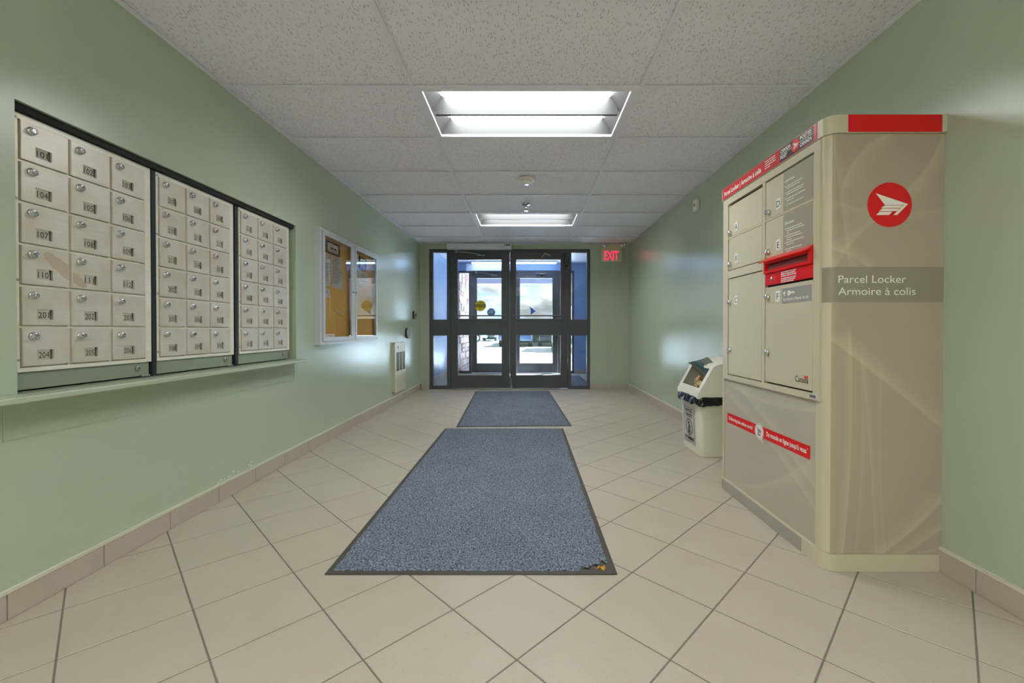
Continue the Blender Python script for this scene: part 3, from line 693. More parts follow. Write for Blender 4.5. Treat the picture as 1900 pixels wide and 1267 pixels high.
def notice(name, y0, y1, z0, z1, label, seed, tilt=0.0, framed=False, head=None, curl=0.004, rows=None):
    rr = random.Random(seed); m = MB(); N = 8
    top = [m.bm.verts.new((PX + curl * math.sin(math.pi * i / N) * .3, y0 + (y1 - y0) * i / N, z1)) for i in range(N + 1)]
    bot = [m.bm.verts.new((PX + curl * (.4 + .6 * math.cos(math.pi * i / N) ** 2), y0 + (y1 - y0) * i / N + tilt, z0)) for i in range(N + 1)]
    for i in range(N): m.bm.faces.new((top[i], top[i + 1], bot[i + 1], bot[i]))
    ex = bmesh.ops.solidify(m.bm, geom=m.bm.faces[:], thickness=-.0006)
    rt = root(name, label, 'notice', (PX, (y0 + y1) / 2, z0), 'notices on the cork board')
    part('sheet', m, 'paper', rt, smooth=False)
    w_ = y1 - y0; p = MB()
    off = PX + curl * 1.05 + .0012
    n_ = rows or int((z1 - z0) / .017)
    if head: part('heading', lines_of_print(MB(), (off, y0 + .28 * w_, (z0 + z1) / 2 - .010), RY, UZ, [w_ * .5], .02, .015, 12), 'ink', rt, smooth=False)
    lines_of_print(p, (off - .0004, y0 + .1 * w_, z1 - .02), RY, UZ, [w_ * rr.uniform(.45, .8) for _ in range(max(1, n_ - 2))], (z1 - z0 - .03) / max(2, n_ - 1) if not head else (z1 - z0) * .55, .0045, seed)
    part('print', p, plain('grey_print', (120, 118, 116), .8, var=0), rt, smooth=False)
    if framed:
        part('frame', MB().ring(rect(y0 - .014, y1 + .014, z0 - .014, z1 + .014), rect(y0, y1, z0, z1), YZ, PX - .001, PX + .010), 'brownframe', rt)
notice('title_card', 3.412, 3.626, 1.540, 1.612, 'small brown framed card at the top of the left cork panel', 1, framed=True, head=True, rows=4)
notice('notice_sheet', 3.300, 3.470, 1.255, 1.520, 'tall white sheet at the left edge of the cork board', 2)
notice('notice_sheet', 3.303, 3.462, 1.165, 1.236, 'short white sheet pinned below the left edge sheet', 3)
notice('notice_sheet', 3.486, 3.706, 1.252, 1.520, 'large white printed sheet in the middle of the left cork panel', 4, tilt=.008)
notice('notice_sheet', 3.925, 4.056, 1.41, 1.625, 'white sheet at the left edge of the right cork panel', 5)
notice('framed_notice', 4.084, 4.222, 1.505, 1.597, 'small dark framed sheet high on the right cork panel', 6, framed=True)
notice('notice_sheet', 4.075, 4.290, 1.335, 1.470, 'white sheet below the small dark framed one', 7)
m = MB().box(XL + .014, XL + .034, 3.358, 3.508, bz0 + .029, bz0 + .081, .001)
rt = solo('card_stack', m, 'paper', 'small stack of white cards standing inside the bottom of the cabinet', 'cards')
part('print', lines_of_print(MB(), (XL + .0342, 3.375, bz0 + .066), RY, UZ, [.11, .09, .10], .014, .005, 9), 'redprint', rt, smooth=False)
tags(part('string', MB().tube([(PX + .004, 3.522, 1.075), (PX + .004, 3.59, 1.055), (PX + .004, 3.66, 1.047), (PX + .004, 3.70, 1.036)], .0028, 6), 'white', None), 'short white string lying across the cork of the left panel', 'string')

# ------------------------------------------------------------------ heater, push plate, switch, thermostat
hx = XL + .037; h0, h1, hz0, hz1 = 5.105, 5.555, .140, .748
r = root('wall_heater', 'cream wall heater with two louvred grilles low on the left wall', 'heater', (XL, 5.33, hz0))
part('cover', MB().ring(rect(h0, h1, hz0, hz1), rect(h0 + .06, h1 - .03, .40, .63), YZ, hx - .004, hx).box(XL + .0005, hx - .004, h0, h1, hz0, hz0 + .01).box(XL + .0005, hx - .004, h0, h1, hz1 - .01, hz1).box(XL + .0005, hx - .004, h0, h0 + .01, hz0, hz1).box(XL + .0005, hx - .004, h1 - .01, h1, hz0, hz1), 'heater', r, smooth=False)
part('dark_inside', MB().box(XL + .0006, XL + .006, h0 + .05, h1 - .02, .18, .64), 'dark', r)
for k in range(15):
    z = .412 + k * .0148
    part('louvre', MB().prism([(hx - .012, z), (hx + .001, z + .004), (hx + .001, z + .008), (hx - .012, z + .004)], lambda u, v, t: (u, t, v), h0 + .055, h1 - .026), 'heater', r, smooth=False)
for k in range(2): part('louvre_bar', MB().box(hx - .002, hx + .002, h0 + .165 + .12 * k, h0 + .185 + .12 * k, .40, .63), 'heater', r)
lg = part('lower_grille', MB().ring(rect(h0 + .055, h1 - .025, .185, .345), rect(h0 + .065, h1 - .035, .193, .337), YZ, hx, hx + .004), 'heater', r)
for k in range(9): part('slat', MB().box(hx + .0002, hx + .003, h0 + .066, h1 - .036, .198 + k * .0155, .206 + k * .0155), 'heater', lg)
part('control_knob', MB().lathe([(0, 0), (.012, 0), (.010, .010), (0, .011)], (hx, h0 + .115, .69), EX, 16), 'steel', r)
c = (XL, 5.73, .862)
r = root('push_plate', 'round metal door opener push plate on the left wall above the heater', 'push plate', c)
part('back_box', MB().cyl(c, EX, .022, .070, seg=32), 'black', r)
part('plate', MB().lathe([(.0, .022), (.072, .022), (.074, .026), (.066, .034), (.03, .031), (0, .030)], c, EX, 32), 'steel', r)
c = (XL, 6.08, 1.115)
r = root('wall_switch', 'small steel switch box on the left wall beside the entrance doors', 'switch', c)
part('back_box', MB().box(XL + .0005, XL + .022, 6.035, 6.125, 1.06, 1.17, .002), 'black', r)
part('plate', MB().box(XL + .022, XL + .036, 6.038, 6.122, 1.062, 1.168, .004), 'chrome', r)
part('rocker', MB().box(XL + .036, XL + .041, 6.062, 6.098, 1.09, 1.14, .002), 'black', r)
r = root('thermostat', 'ivory plastic sensor box high on the right wall beyond the locker', 'thermostat', (XR, 3.86, 1.975))
part('case', MB().box(XR - .028, XR - .0005, 3.82, 3.90, 1.978, 2.085, .005, 2), 'ivory', r)
part('slot', MB().box(XR - .0288, XR - .0278, 3.845, 3.872, 2.02, 2.045), plain('slot_grey', (120, 118, 104), .6), r)
m = MB().lathe([(0, 0), (.006, 0), (.006, .008), (0, .010)], (XR - .018, 3.86, 1.978), (0, 0, -1), 12); part('indicator', m, 'lensw', r)

# ------------------------------------------------------------------ parcel locker
LX0, LX1, LY0, LY1, LZT = 1.12, 1.5495, 1.58, 2.42, 1.697
r = root('parcel_locker', 'tall cream parcel locker with red slot standing against the right wall', 'parcel locker', (1.33, 2.0, 0))
LEFT, UPZ, NX = (0, -1, 0), (0, 0, 1), (-1, 0, 0)
RA = .036
cap_poly = lambda o: [(LX1, LY0 - o)] + [p for p in arc_pts(LX0 + RA, LY0 + RA, RA + o, -math.pi / 2, -math.pi, 8)] + [(LX0 - o, LY1 + o * .5), (LX1, LY1 + o * .5)]
part('carcass', MB().prism([(LX1, LY0 + .004), (LX0 + RA, LY0 + .004), (LX0 + .012, LY0 + RA), (LX0 + .012, LY1 - .002), (LX1, LY1 - .002)], XY, .01, 1.68), 'cream', r)
part('far_end_panel', MB().box(LX0, LX1, LY1 - .0018, LY1 + .002, .058, 1.63), 'cream', r)
part('corner_post', MB().prism(arc_pts(LX0 + RA, LY0 + RA, RA, -math.pi / 2 - .55, -math.pi, 8) + [(LX0, LY0 + .062), (LX0 + .011, LY0 + .062), (LX0 + .011, LY0 + RA)], XY, .066, 1.63), 'cream', r)
part('corner_post', MB().box(LX0 - .001, LX0 + .011, LY1 - .016, LY1 + .001, .058, 1.63, .001), 'cream', r)
part('side_panel', MB().prism([(LX1, LY0)] + arc_pts(LX0 + RA, LY0 + RA, RA, -math.pi / 2, -math.pi / 2 - .55, 4) + [(LX0 + RA, LY0 + .0035), (LX1, LY0 + .0035)], XY, .066, 1.63), 'sidegfx', r, 'side panel printed with pale curved ribbons')
part('lower_panel', MB().box(LX0 + .004, LX0 + .0115, LY0 + .0625, LY1 - .0165, .058, .628, .0008), 'frontgfx', r, 'lower front panel printed with pale curved ribbons')
# plinth
m = MB().prism(cap_poly(.0025), XY, 0.0005, .0645); part('plinth', m, 'cream', r)
part('kick_strip', MB().box(LX0 - .0045, LX0 - .0024, 1.72, LY1 + .001, .001, .058, .0005), plain('brushed_kick_strip', (176, 172, 162), .35, .4), r, 'grey metal kick strip')
# cap with red inserts
m = MB().prism(cap_poly(.0075), XY, 1.631, LZT); cp = part('cap', m, 'cream', r)
part('red_side_band', MB().box(1.186, 1.530, LY0 - .0095, LY0 - .0074, 1.633, LZT - .001), 'redprint', cp, 'bright red band')
part('cap_clip', MB().box(1.532, 1.5495, LY0 - .013, LY0 - .0074, 1.631, LZT + .002, .002), 'cream', cp)
hx_ = LX0 - .0075
hb = part('header_band', MB().box(hx_ - .002, hx_ + .0005, 1.632, 2.412, 1.634, LZT - .002), 'reddull', r, 'red header band with white lettering')
fx = hx_ - .0024
text('lettering', 'Parcel Locker | Armoire à colis', .034, (fx, 2.392, 1.650), LEFT, UPZ, 'offwhite', hb, .375, .0008, 'LEFT')
m = lines_of_print(MB(), (fx, 1.985, 1.681), LEFT, UPZ, [.085, .085, .085, .045], .0105, .004, 21); part('small_print', m, 'offwhite', hb, smooth=False)
part('crest_panel', MB().box(hx_ - .0028, hx_ - .0019, 1.652, 1.868, 1.637, LZT - .005), 'navy', hb)
fx2 = hx_ - .0031
part('crest_disc', MB().cyl((fx2 + .0003, 1.760, 1.6655), NX, .0006, .0255, seg=28), 'red', hb)
def arrow_logo(mb, c, rad, rt, up, nn):
    """white winged arrow with three bars"""
    rt, up, nn, c = Vector(rt), Vector(up), Vector(nn), Vector(c)
    f = lambda a, b: c + rt * (a * rad) + up * (b * rad) + nn * .0003
    mb.poly([f(-.64, .52), f(.82, .03), f(.70, -.01), f(-.22, -.01)])
    tip = lambda y: .70 - (-.01 - y) * 1.02
    for y0, y1, xl in ((-.03, -.14, -.27), (-.17, -.285, -.37), (-.315, -.46, -.50)):
        mb.poly([f(xl + .04, y0), f(tip(y0) - (.10 if y0 > -.3 else .28) + .0, y0), f(tip(y1) - (.10 if y1 > -.3 else .28), y1), f(xl - .12, y1)])
    mb.poly([f(.82, .03), f(.33, -.46), f(.16, -.46), f(.60, -.03), f(.66, -.0)])
    return mb
part('crest_arrow', arrow_logo(MB(), (fx2 - .0003, 1.760, 1.6655), .0255, LEFT, UPZ, NX), 'offwhite', hb, smooth=False)
for body, yy, zz, wd in (('CANADA', 1.862, 1.672, .072), ('POST', 1.862, 1.645, .046), ('POSTES', 1.730, 1.672, .070), ('CANADA', 1.730, 1.645, .072)):
    text('lettering', body, .021, (fx2, yy, zz), LEFT, UPZ, 'offwhite', hb, wd, .0008, 'LEFT')
part('crest_rule', MB().box(fx2 - .0004, fx2, 1.786, 1.866, 1.6645, 1.6668).box(fx2 - .0004, fx2, 1.654, 1.734, 1.6645, 1.6668), 'offwhite', hb, smooth=False)
# cabinet face frame and doors
CF = LX0 - .006
c0, c1 = 2.340, 2.018; e0, e1 = 1.982, 1.660
m = MB().ring(rect(1.618, 2.404, .630, 1.628), rect(1.652, 2.352, .656, 1.594), YZ, CF, CF + .018)
m.box(CF + .001, CF + .018, 1.990, 2.012, .656, 1.594)
part('door_frame', m, 'cream', r, smooth=False)
part('frame_shadow_gap', MB().box(LX0 + .0105, LX0 + .0118, 1.64, 2.38, .64, 1.60), 'dark', r, smooth=False)
def lk(d, y, z, mat='chrome'):
    x = CF + .001
    part('lock', MB().lathe([(0, 0), (.0135, 0), (.0135, .005), (.011, .008), (.0105, .014), (.008, .016), (0, .015)], (x, y, z), NX, 20).box(x - .017, x - .0145, y - .001, y + .001, z - .005, z + .005), mat, d)
def plate(d, ch, y, z, w_=.034, h_=.048):
    x = CF + .0008
    p = part('letter_plate', MB().box(x - .0006, x, y - w_ / 2, y + w_ / 2, z - h_ / 2, z + h_ / 2), 'letter', d)
    text('letter', ch, .040, (x - .0009, y, z - .0145), LEFT, UPZ, 'ink', d, None, .0)
def ldoor(y0, y1, z0, z1, ch, lab=None):
    m = MB().box(CF + .002, CF + .008, y1, y0, z0, z1, .0015)
    m.ring(rect(y1, y0, z0, z1), rect(y1 + .003, y0 - .003, z0 + .003, z1 - .003), YZ, CF + .008, CF + .016)
    return part('locker_door', m, 'cream', r, lab)
bar = lambda z, y0, y1: part('cross_bar', MB().box(CF + .001, CF + .017, y1, y0, z - .004, z + .004), 'cream', r)
yl0, yl1, yr0, yr1 = 2.347, 2.017, 1.985, 1.657
A = ldoor(yl0, yl1, 1.411, 1.580, 'A', 'locker door lettered A'); lk(A, 2.325, 1.432); plate(A, 'A', 2.262, 1.452)
bar(1.406, yl0 + .004, yl1 - .004)
B = ldoor(yl0, yl1, 1.231, 1.401, 'B', 'locker door lettered B'); lk(B, 2.325, 1.262); plate(B, 'B', 2.262, 1.285)
part('cross_bar', MB().box(CF + .0005, CF + .017, yl1 - .004, yl0 + .004, 1.186, 1.227), 'cream', r)
Cd = ldoor(yl0, yl1, .660, 1.181, 'C', 'tall locker door lettered C'); lk(Cd, 2.325, 1.055); lk(Cd, 2.325, .795); plate(Cd, 'C', 2.262, 1.062)
D = ldoor(yr0, yr1, 1.414, 1.586, 'D', 'locker door lettered D with printed instructions'); lk(D, 1.962, 1.444); plate(D, 'D', 1.885, 1.462)
bar(1.409, yr0 + .004, yr1 - .004)
E_ = ldoor(yr0, yr1, 1.229, 1.404, 'E', 'locker door lettered E with printed directions'); lk(E_, 1.962, 1.262); plate(E_, 'E', 1.885, 1.280)
for d, z0, z1, head, seed in ((D, 1.418, 1.582, 'Instructions', 31), (E_, 1.232, 1.400, 'Directions', 33)):
    x = CF + .0012
    pl = part('print_panel', MB().box(x - .0004, x + .001, 1.660, 1.848, z0, z1), 'grey', d, smooth=False)
    text('heading', head, .015, (x - .0006, 1.836, z1 - .045), LEFT, UPZ, 'offwhite', pl, .062, .0004, 'LEFT')
    m = MB(); zz = z1 - .066
    for q, ws in enumerate(([.105, .085], [.11, .105], [.12, .05], [.11])) if head == 'Instructions' else enumerate(([.10, .115, .018], [.09, .10, .035], [.115, .05], [.10, .035])):
        m.box(x - .0008, x - .0004, 1.8295, 1.8345, zz - .001, zz + .004)
        lines_of_print(m, (x - .0002, 1.824, zz), LEFT, UPZ, ws, .0095, .0034, seed + q); zz -= .0265 if head == 'Instructions' else .0290
    part('small_print', m, 'offwhite', pl, smooth=False)
F_ = ldoor(yr0, yr1, .663, 1.099, 'F', 'tall locker door lettered F with key return label'); lk(F_, 1.962, 1.055); lk(F_, 1.962, .800); plate(F_, 'F', 1.886, 1.052)
x = CF + .0012
pl = part('print_panel', MB().box(x - .0004, x + .001, 1.664, 1.856, 1.018, 1.082), 'greycool', F_, smooth=False)
text('lettering', 'Key Return | Retour de clé', .019, (x - .0006, 1.846, 1.029), LEFT, UPZ, 'offwhite', pl, .165, .0002, 'LEFT')
m = MB(); f = lambda a, b: (x - .0007, 1.838 - a, 1.060 + b)
m.poly([f(-.009, 0), f(0, .012), f(.009, 0)]); m.poly([f(-.004, .0), f(.004, .0), f(.004, -.010), f(-.004, -.010)])
m.cyl((x - .0004, 1.806, 1.060), NX, .0005, .011, seg=20); m.poly([f(.040, -.003), f(.068, -.003), f(.071, .001), f(.068, .005), f(.040, .005)])
part('key_symbol', m, 'offwhite', pl, smooth=False)
part('key_hole', MB().cyl((x - .0008, 1.812, 1.060), NX, .0003, .003, seg=12), 'greycool', pl)
text('wordmark', 'Canada', .036, (x + .0004, 1.762, .690), LEFT, UPZ, 'ink', F_, .082, .0, 'LEFT')
m = MB(); q = lambda a, b: (x - .0002, 1.704 - a, .709 + b); m.poly([q(0, 0), q(.006, 0), q(.006, .011), q(0, .011)]); m.poly([q(.016, 0), q(.022, 0), q(.022, .011), q(.016, .011)]); m.poly([q(.008, .002), q(.014, .002), q(.0145, .006), q(.011, .0105), q(.0075, .006)])
part('wordmark_flag', m, 'red', F_, smooth=False)
part('barcode_sticker', MB().box(CF - .0006, CF - .0001, 1.626, 1.672, .634, .652), plain('pale_label', (200, 200, 206), .5, var=0), r)
m = MB(); rr = random.Random(5); yb = 1.668
while yb > 1.632:
    wv = rr.choice((.0008, .0014, .002)); m.box(CF - .0009, CF - .0006, yb - wv, yb, .639, .650); yb -= wv + rr.choice((.0009, .0016))
part('barcode_bars', m, 'navy', r, smooth=False)
# red posting slot
sl_ = part('posting_slot', MB().ring(rect(yr1, yr0, 1.163, 1.2265), rect(yr1 + .018, yr0 - .012, 1.176, 1.207), YZ, CF - .008, CF + .016), 'red', r, 'red posting slot', smooth=False)
part('slot_mouth', MB().box(CF + .0105, CF + .0165, yr1 + .01, yr0 - .008, 1.17, 1.212), 'dark', sl_, smooth=False)
part('hood', MB().prism([(CF + .004, 1.238), (CF - .030, 1.216), (CF - .030, 1.211), (CF + .004, 1.229)], lambda u, v, t: (u, t, v), yr1 - .002, yr0 + .004), 'red', sl_, smooth=False)
part('slot_flap', MB().prism([(CF + .012, 1.206), (CF + .001, 1.180), (CF + .0025, 1.179), (CF + .0135, 1.205)], lambda u, v, t: (u, t, v), yr1 + .02, yr0 - .014), 'steel', sl_, smooth=False)
rp = part('slot_panel', MB().box(CF + .001, CF + .012, yr1, yr0, 1.108, 1.162, .001), 'redprint', r, 'red panel below the posting slot')
m = MB(); zz = 1.152
lines_of_print(m, (CF + .0008, 1.862, 1.152), LEFT, UPZ, [.105, .098, .104], .0085, .0048, 41); lines_of_print(m, (CF + .0008, 1.862, 1.1245), LEFT, UPZ, [.104, .10, .088], .0075, .0042, 43)
part('small_print', m, 'white', rp, smooth=False)
part('lock', MB().lathe([(0, 0), (.009, 0), (.009, .006), (.006, .008), (0, .007)], (CF + .001, 1.930, 1.134), NX, 18), 'chrome', rp)
m = MB()
for yy, zz in ((1.958, 1.148), (1.958, 1.118), (1.894, 1.150), (1.894, 1.120), (1.700, 1.137)): m.lathe([(0, 0), (.0045, 0), (.0035, .0025), (0, .003)], (CF + .001, yy, zz), NX, 10)
part('rivets', m, 'red', rp)
# red ribbon decal on lower panel
PXF = LX0 + .004
rb = part('ribbon_decal', MB().box(PXF - .0007, PXF + .0002, 1.678, 2.372, .388, .442), 'redprint', r, 'red ribbon decal with white lettering', smooth=False)
text('lettering', 'Delivering the online world', .026, (PXF - .0010, 2.352, .407), LEFT, UPZ, 'white', rb, .245, .0006, 'LEFT')
text('lettering', 'Du monde en ligne jusqu’à vous', .030, (PXF - .0010, 1.985, .407), LEFT, UPZ, 'white', rb, .285, .0008, 'LEFT')
text('lettering', 'TM', .008, (PXF - .0010, 2.104, .424), LEFT, UPZ, 'white', rb, .008, .0, 'LEFT')
text('lettering', 'TM', .008, (PXF - .0010, 1.698, .424), LEFT, UPZ, 'white', rb, .008, .0, 'LEFT')
part('cart_badge', MB().cyl((PXF - .0004, 2.046, .413), NX, .0012, .0385, seg=36), 'white', rb)
bx_ = PXF - .0019
m = MB().ring(arc_pts(2.046, .413, .0345, 0, 2 * math.pi * 31 / 32, 31), arc_pts(2.046, .413, .0330, 0, 2 * math.pi * 31 / 32, 31), YZ, bx_, bx_ + .0003)
q = lambda a, b: (bx_, 2.046 - a, .413 + b)
for a, b in (((-.020, .016), (-.014, .014)), ((-.014, .014), (-.008, -.006)), ((-.008, -.006), (.014, -.004)), ((-.012, .010), (.017, .008)), ((.017, .008), (.014, -.004)), ((-.009, -.006), (-.010, -.012)), ((-.010, -.012), (.013, -.012)), ((-.010, .003), (.015, .002)), ((-.003, .009), (-.001, -.005)), ((.006, .009), (.007, -.005))):
    m.tube([q(*a), q(*b)], .0011, 5)
for a in (-.005, .009): m.cyl(q(a, -.0175), NX, .0006, .0042, seg=14)
part('cart_symbol', m, plain('cart_plum', (120, 60, 70), .5, var=0), rb, smooth=False)
m = MB(); q2 = lambda a, b: (bx_ - .0002, 2.026 - a, .388 + b)
m.poly([q2(0, 0), q2(0, -.022), q2(.005, -.018), q2(.010, -.029), q2(.014, -.027), q2(.009, -.016), q2(.016, -.016)]); part('pointer_symbol', m, 'white', rb, smooth=False)
# side: logo disc, grey band and lettering
SY = LY0 - .0004
lg = part('logo_disc', MB().cyl((1.347, LY0 + .0002, 1.367), (0, -1, 0), .0010, .0825, seg=64), 'redprint', r, 'round red emblem with a white winged arrow')
part('logo_arrow', arrow_logo(MB(), (1.347, LY0 - .0010, 1.367), .0825, (1, 0, 0), UPZ, (0, -1, 0)), 'offwhite', lg, smooth=False)
m = MB().prism([(LX1, LY0 - .0006)] + arc_pts(LX0 + RA, LY0 + RA, RA + .0006, -math.pi / 2, -math.pi * .97, 8) + arc_pts(LX0 + RA, LY0 + RA, RA + .0001, -math.pi * .97, -math.pi / 2, 8) + [(LX1, LY0 - .0001)], XY, 1.006, 1.137)
gb = part('name_band', m, 'taupe', r, 'taupe band lettered Parcel Locker')
text('lettering', 'Parcel Locker', .040, (1.158, LY0 - .0010, 1.078), (1, 0, 0), UPZ, 'offwhite', gb, .252, .0, 'LEFT', 5)
text('lettering', 'Armoire à colis', .040, (1.158, LY0 - .0010, 1.033), (1, 0, 0), UPZ, 'offwhite', gb, .287, .0, 'LEFT', 5)

# ------------------------------------------------------------------ waste paper bin beside the locker
BXF, BYN, BYF_ = 1.215, 2.975, 3.365
r = root('waste_bin', 'cream plastic paper bin with slanted hood beside the parcel locker', 'bin', (1.37, 3.17, 0))
def rrect(x0, x1, y0, y1, rr_, k=4):
    P = []
    for cx_, cy_, a0 in ((x1 - rr_, y1 - rr_, 0), (x0 + rr_, y1 - rr_, math.pi / 2), (x0 + rr_, y0 + rr_, math.pi), (x1 - rr_, y0 + rr_, 1.5 * math.pi)): P += arc_pts(cx_, cy_, rr_, a0, a0 + math.pi / 2, k)
    return P
m = MB(); rings = []
for z, o in ((.002, .020), (.02, .016), (.40, .002), (.436, .0)): rings.append([m.bm.verts.new((p[0], p[1], z)) for p in rrect(BXF + o, 1.520 - o * .5, BYN + o, BYF_ - o, .035)])
for A_, B_ in zip(rings, rings[1:]):
    k = len(A_)
    for i in range(k): m.bm.faces.new((A_[i], A_[(i + 1) % k], B_[(i + 1) % k], B_[i]))
m.bm.faces.new(rings[0][::-1])
part('bin_body', m, 'ivory', r)
# hood: slanted front with an opening
h = MB(); q0, q1 = BYN - .006, BYF_ + .006
prof = [(1.200, .418), (1.200, .448), (1.306, .640), (1.330, .655), (1.515, .700), (1.524, .690), (1.524, .418)]
k = len(prof)
A_ = [h.bm.verts.new((u, q0, v)) for u, v in prof]; B_ = [h.bm.verts.new((u, q1, v)) for u, v in prof]
h.bm.faces.new(A_); h.bm.faces.new(B_[::-1])
for i in range(k - 1):
    if i == 1: continue
    h.bm.faces.new((A_[i], A_[i + 1], B_[i + 1], B_[i]))
sl2 = lambda t, y, off=0.0: (1.200 + .106 * t - .876 * off, y, .448 + .192 * t + .483 * off)
ia = [h.bm.verts.new(sl2(t, y)) for t, y in ((.22, q0 + .045), (.93, q0 + .045), (.93, q1 - .045), (.22, q1 - .045))]
ob = [A_[1], A_[2], B_[2], B_[1]]
for i in range(4): h.bm.faces.new((ob[i], ob[(i + 1) % 4], ia[(i + 1) % 4], ia[i]))
es = [e_ for e_ in h.bm.edges if e_.is_boundary is False and e_.calc_face_angle(0) > .35]
bmesh.ops.bevel(h.bm, geom=es, offset=.010, segments=3, affect='EDGES', profile=.5)
hood = part('hood', h, 'ivory', r)
part('bin_interior', MB().prism([(1.235, .45), (1.33, .64), (1.50, .66), (1.50, .45)], lambda u, v, t: (u, t, v), q0 + .012, q1 - .012), plain('bin_inside', (120, 112, 92), .7), r) if False else None
# bag folded over the rim
m = MB(); rr = random.Random(11); base_p = rrect(1.206, 1.526, BYN - .004, BYF_ + .004, .038, 6); rings = []
P2 = []
for i in range(len(base_p)):
    a, b = base_p[i], base_p[(i + 1) % len(base_p)]; kk = max(1, int(math.dist(a, b) / .022))
    for j in range(kk): P2.append((a[0] + (b[0] - a[0]) * j / kk, a[1] + (b[1] - a[1]) * j / kk))
cxm, cym = 1.366, 3.17
hem = [rr.uniform(-.5, 1) for _ in P2]
for zi, (z, o) in enumerate(((.438, -.012), (.432, .006), (.412, .014), (.392, .012), (.368, .016))):
    R_ = []
    for i, p in enumerate(P2):
        d_ = Vector((p[0] - cxm, p[1] - cym)).normalized(); ww = o + (.0 if zi < 2 else rr.uniform(-.006, .012))
        zz = z + (hem[i] * .014 if zi == 4 else rr.uniform(-.003, .003) if zi else 0)
        R_.append(m.bm.verts.new((min(p[0] + d_.x * ww, 1.545), p[1] + d_.y * ww, zz)))
    rings.append(R_)
for A_, B_ in zip(rings, rings[1:]):
    k = len(A_)
    for i in range(k): m.bm.faces.new((A_[i], A_[(i + 1) % k], B_[(i + 1) % k], B_[i]))
bag = solo('bin_bag', m, 'bag', 'black plastic bag folded over the rim of the cream bin', 'bag', smooth=False)
for p_ in bag.data.polygons: p_.use_smooth = True
bag.modifiers.new('soften', 'SUBSURF').render_levels = 2
# sign on the bin front
m = MB(); zt, zb = .338, .050; ya, yb_ = 3.070, 3.300; tiltx = lambda z: BXF + .016 - .014 * (z - .02) / .38 - .0012
gv = [m.bm.verts.new((tiltx(z) , y, z)) for y, z in ((yb_, zb), (ya, zb), (ya, zt), (yb_, zt))]; m.bm.faces.new(gv)
bmesh.ops.solidify(m.bm, geom=m.bm.faces[:], thickness=.0005)
sg = solo('bin_sign', m, 'laminate', 'white paper sign about food waste taped to the front of the bin', 'sign', smooth=False)
ux = Vector((tiltx(zt) - tiltx(zb), 0, zt - zb)).normalized(); ym = (ya + yb_) / 2
for body, z, wd in (('NO FOOD', .288, .125), ('WASTE', .252, .115), ('NO GARBAGE', .082, .165)):
    text('lettering', body, .034, (tiltx(z) - .0012, ym, z), LEFT, ux, 'ink', sg, wd, .0012)
m = MB(); rc = .062; cz = .176
O = arc_pts(ym, cz, rc, 0, 2 * math.pi * 35 / 36, 35); I = arc_pts(ym, cz, rc - .008, 0, 2 * math.pi * 35 / 36, 35)
m.ring(O, I, lambda u, v, t: (tiltx(v) - .0012 + t, u, v), -.0004, 0); part('no_symbol', m, plain('maroon_print', (120, 60, 64), .6, var=0), sg, smooth=False)
m = MB(); g = lambda a, b: (tiltx(cz + b) - .0015, ym - a, cz + b)
m.poly([g(-.030, -.045), g(.026, -.045), g(.016, -.010), g(.006, .020), g(-.008, .024), g(-.018, -.012)]); m.poly([g(-.026, .020), g(-.020, .036), g(.004, .044), g(.012, .020), g(-.006, .024)])
m.poly([g(.008, .022), g(.034, .004), g(.030, -.004), g(.010, .008)])
part('waste_picture', m, plain('dark_green_print', (64, 104, 92), .6, var=0), sg, smooth=False)
part('sign_border', MB().ring(rect(ya + .018, yb_ - .018, zb + .016, zt - .016), rect(ya + .020, yb_ - .020, zb + .018, zt - .018), lambda u, v, t: (tiltx(v) - .0012 + t, u, v), -.0003, 0), 'ink', sg, smooth=False)
# things stuffed in the bin
def leaflet(q, c_, lab):
    m = MB(); N = 6; q = [Vector(p) for p in q]; A_ = []; B_ = []
    for i in range(N + 1):
        t = i / N; sag = Vector((0, 0, .010 * math.sin(math.pi * t)))
        A_.append(m.bm.verts.new(q[3].lerp(q[0], t) + sag)); B_.append(m.bm.verts.new(q[2].lerp(q[1], t) + sag))
    for i in range(N): m.bm.faces.new((A_[i], A_[i + 1], B_[i + 1], B_[i]))
    bmesh.ops.solidify(m.bm, geom=m.bm.faces[:], thickness=.002)
    solo('leaflet', m, c_, lab, 'leaflet', 'leaflets stuffed in the bin')
leaflet([(1.222, 3.215, .656), (1.345, 3.26, .676), (1.345, 3.05, .606), (1.296, 3.04, .550)], plain('dark_grey_leaflet', (116, 126, 118), .5), 'long grey leaflet sticking furthest out of the bin opening')
leaflet([(1.258, 3.195, .664), (1.362, 3.25, .686), (1.350, 3.04, .620), (1.310, 3.032, .572)], plain('teal_leaflet', (96, 146, 150), .5), 'teal leaflet poking out of the bin between two grey ones')
leaflet([(1.292, 3.175, .672), (1.378, 3.24, .696), (1.356, 3.03, .636), (1.324, 3.026, .594)], plain('grey_leaflet', (158, 160, 154), .5), 'light grey folded leaflet uppermost in the bin opening')
m = MB(); bmesh.ops.create_icosphere(m.bm, subdivisions=3, radius=.052, matrix=Matrix.Translation((1.268, 3.10, .512)) @ Matrix.Diagonal((.75, 1.0, 1.05, 1)))
rr = random.Random(3)
for v in m.bm.verts: v.co += (v.co - Vector((1.268, 3.10, .512))) * rr.uniform(-.22, .22)
def wrap():
    k_ = NT('printed_wrapper'); nz_ = k_.new('ShaderNodeTexNoise', Scale=28.0, Detail=3.0); k_.l.new(k_.coord(), nz_.inputs['Vector'])
    k_.l.new(k_.mix(k_.ramp(nz_.outputs['Fac'], .42, .58), srgb(120, 62, 30), srgb(214, 190, 140)), k_.b.inputs['Base Color']); k_.b.inputs['Roughness'].default_value = .35; return k_.m
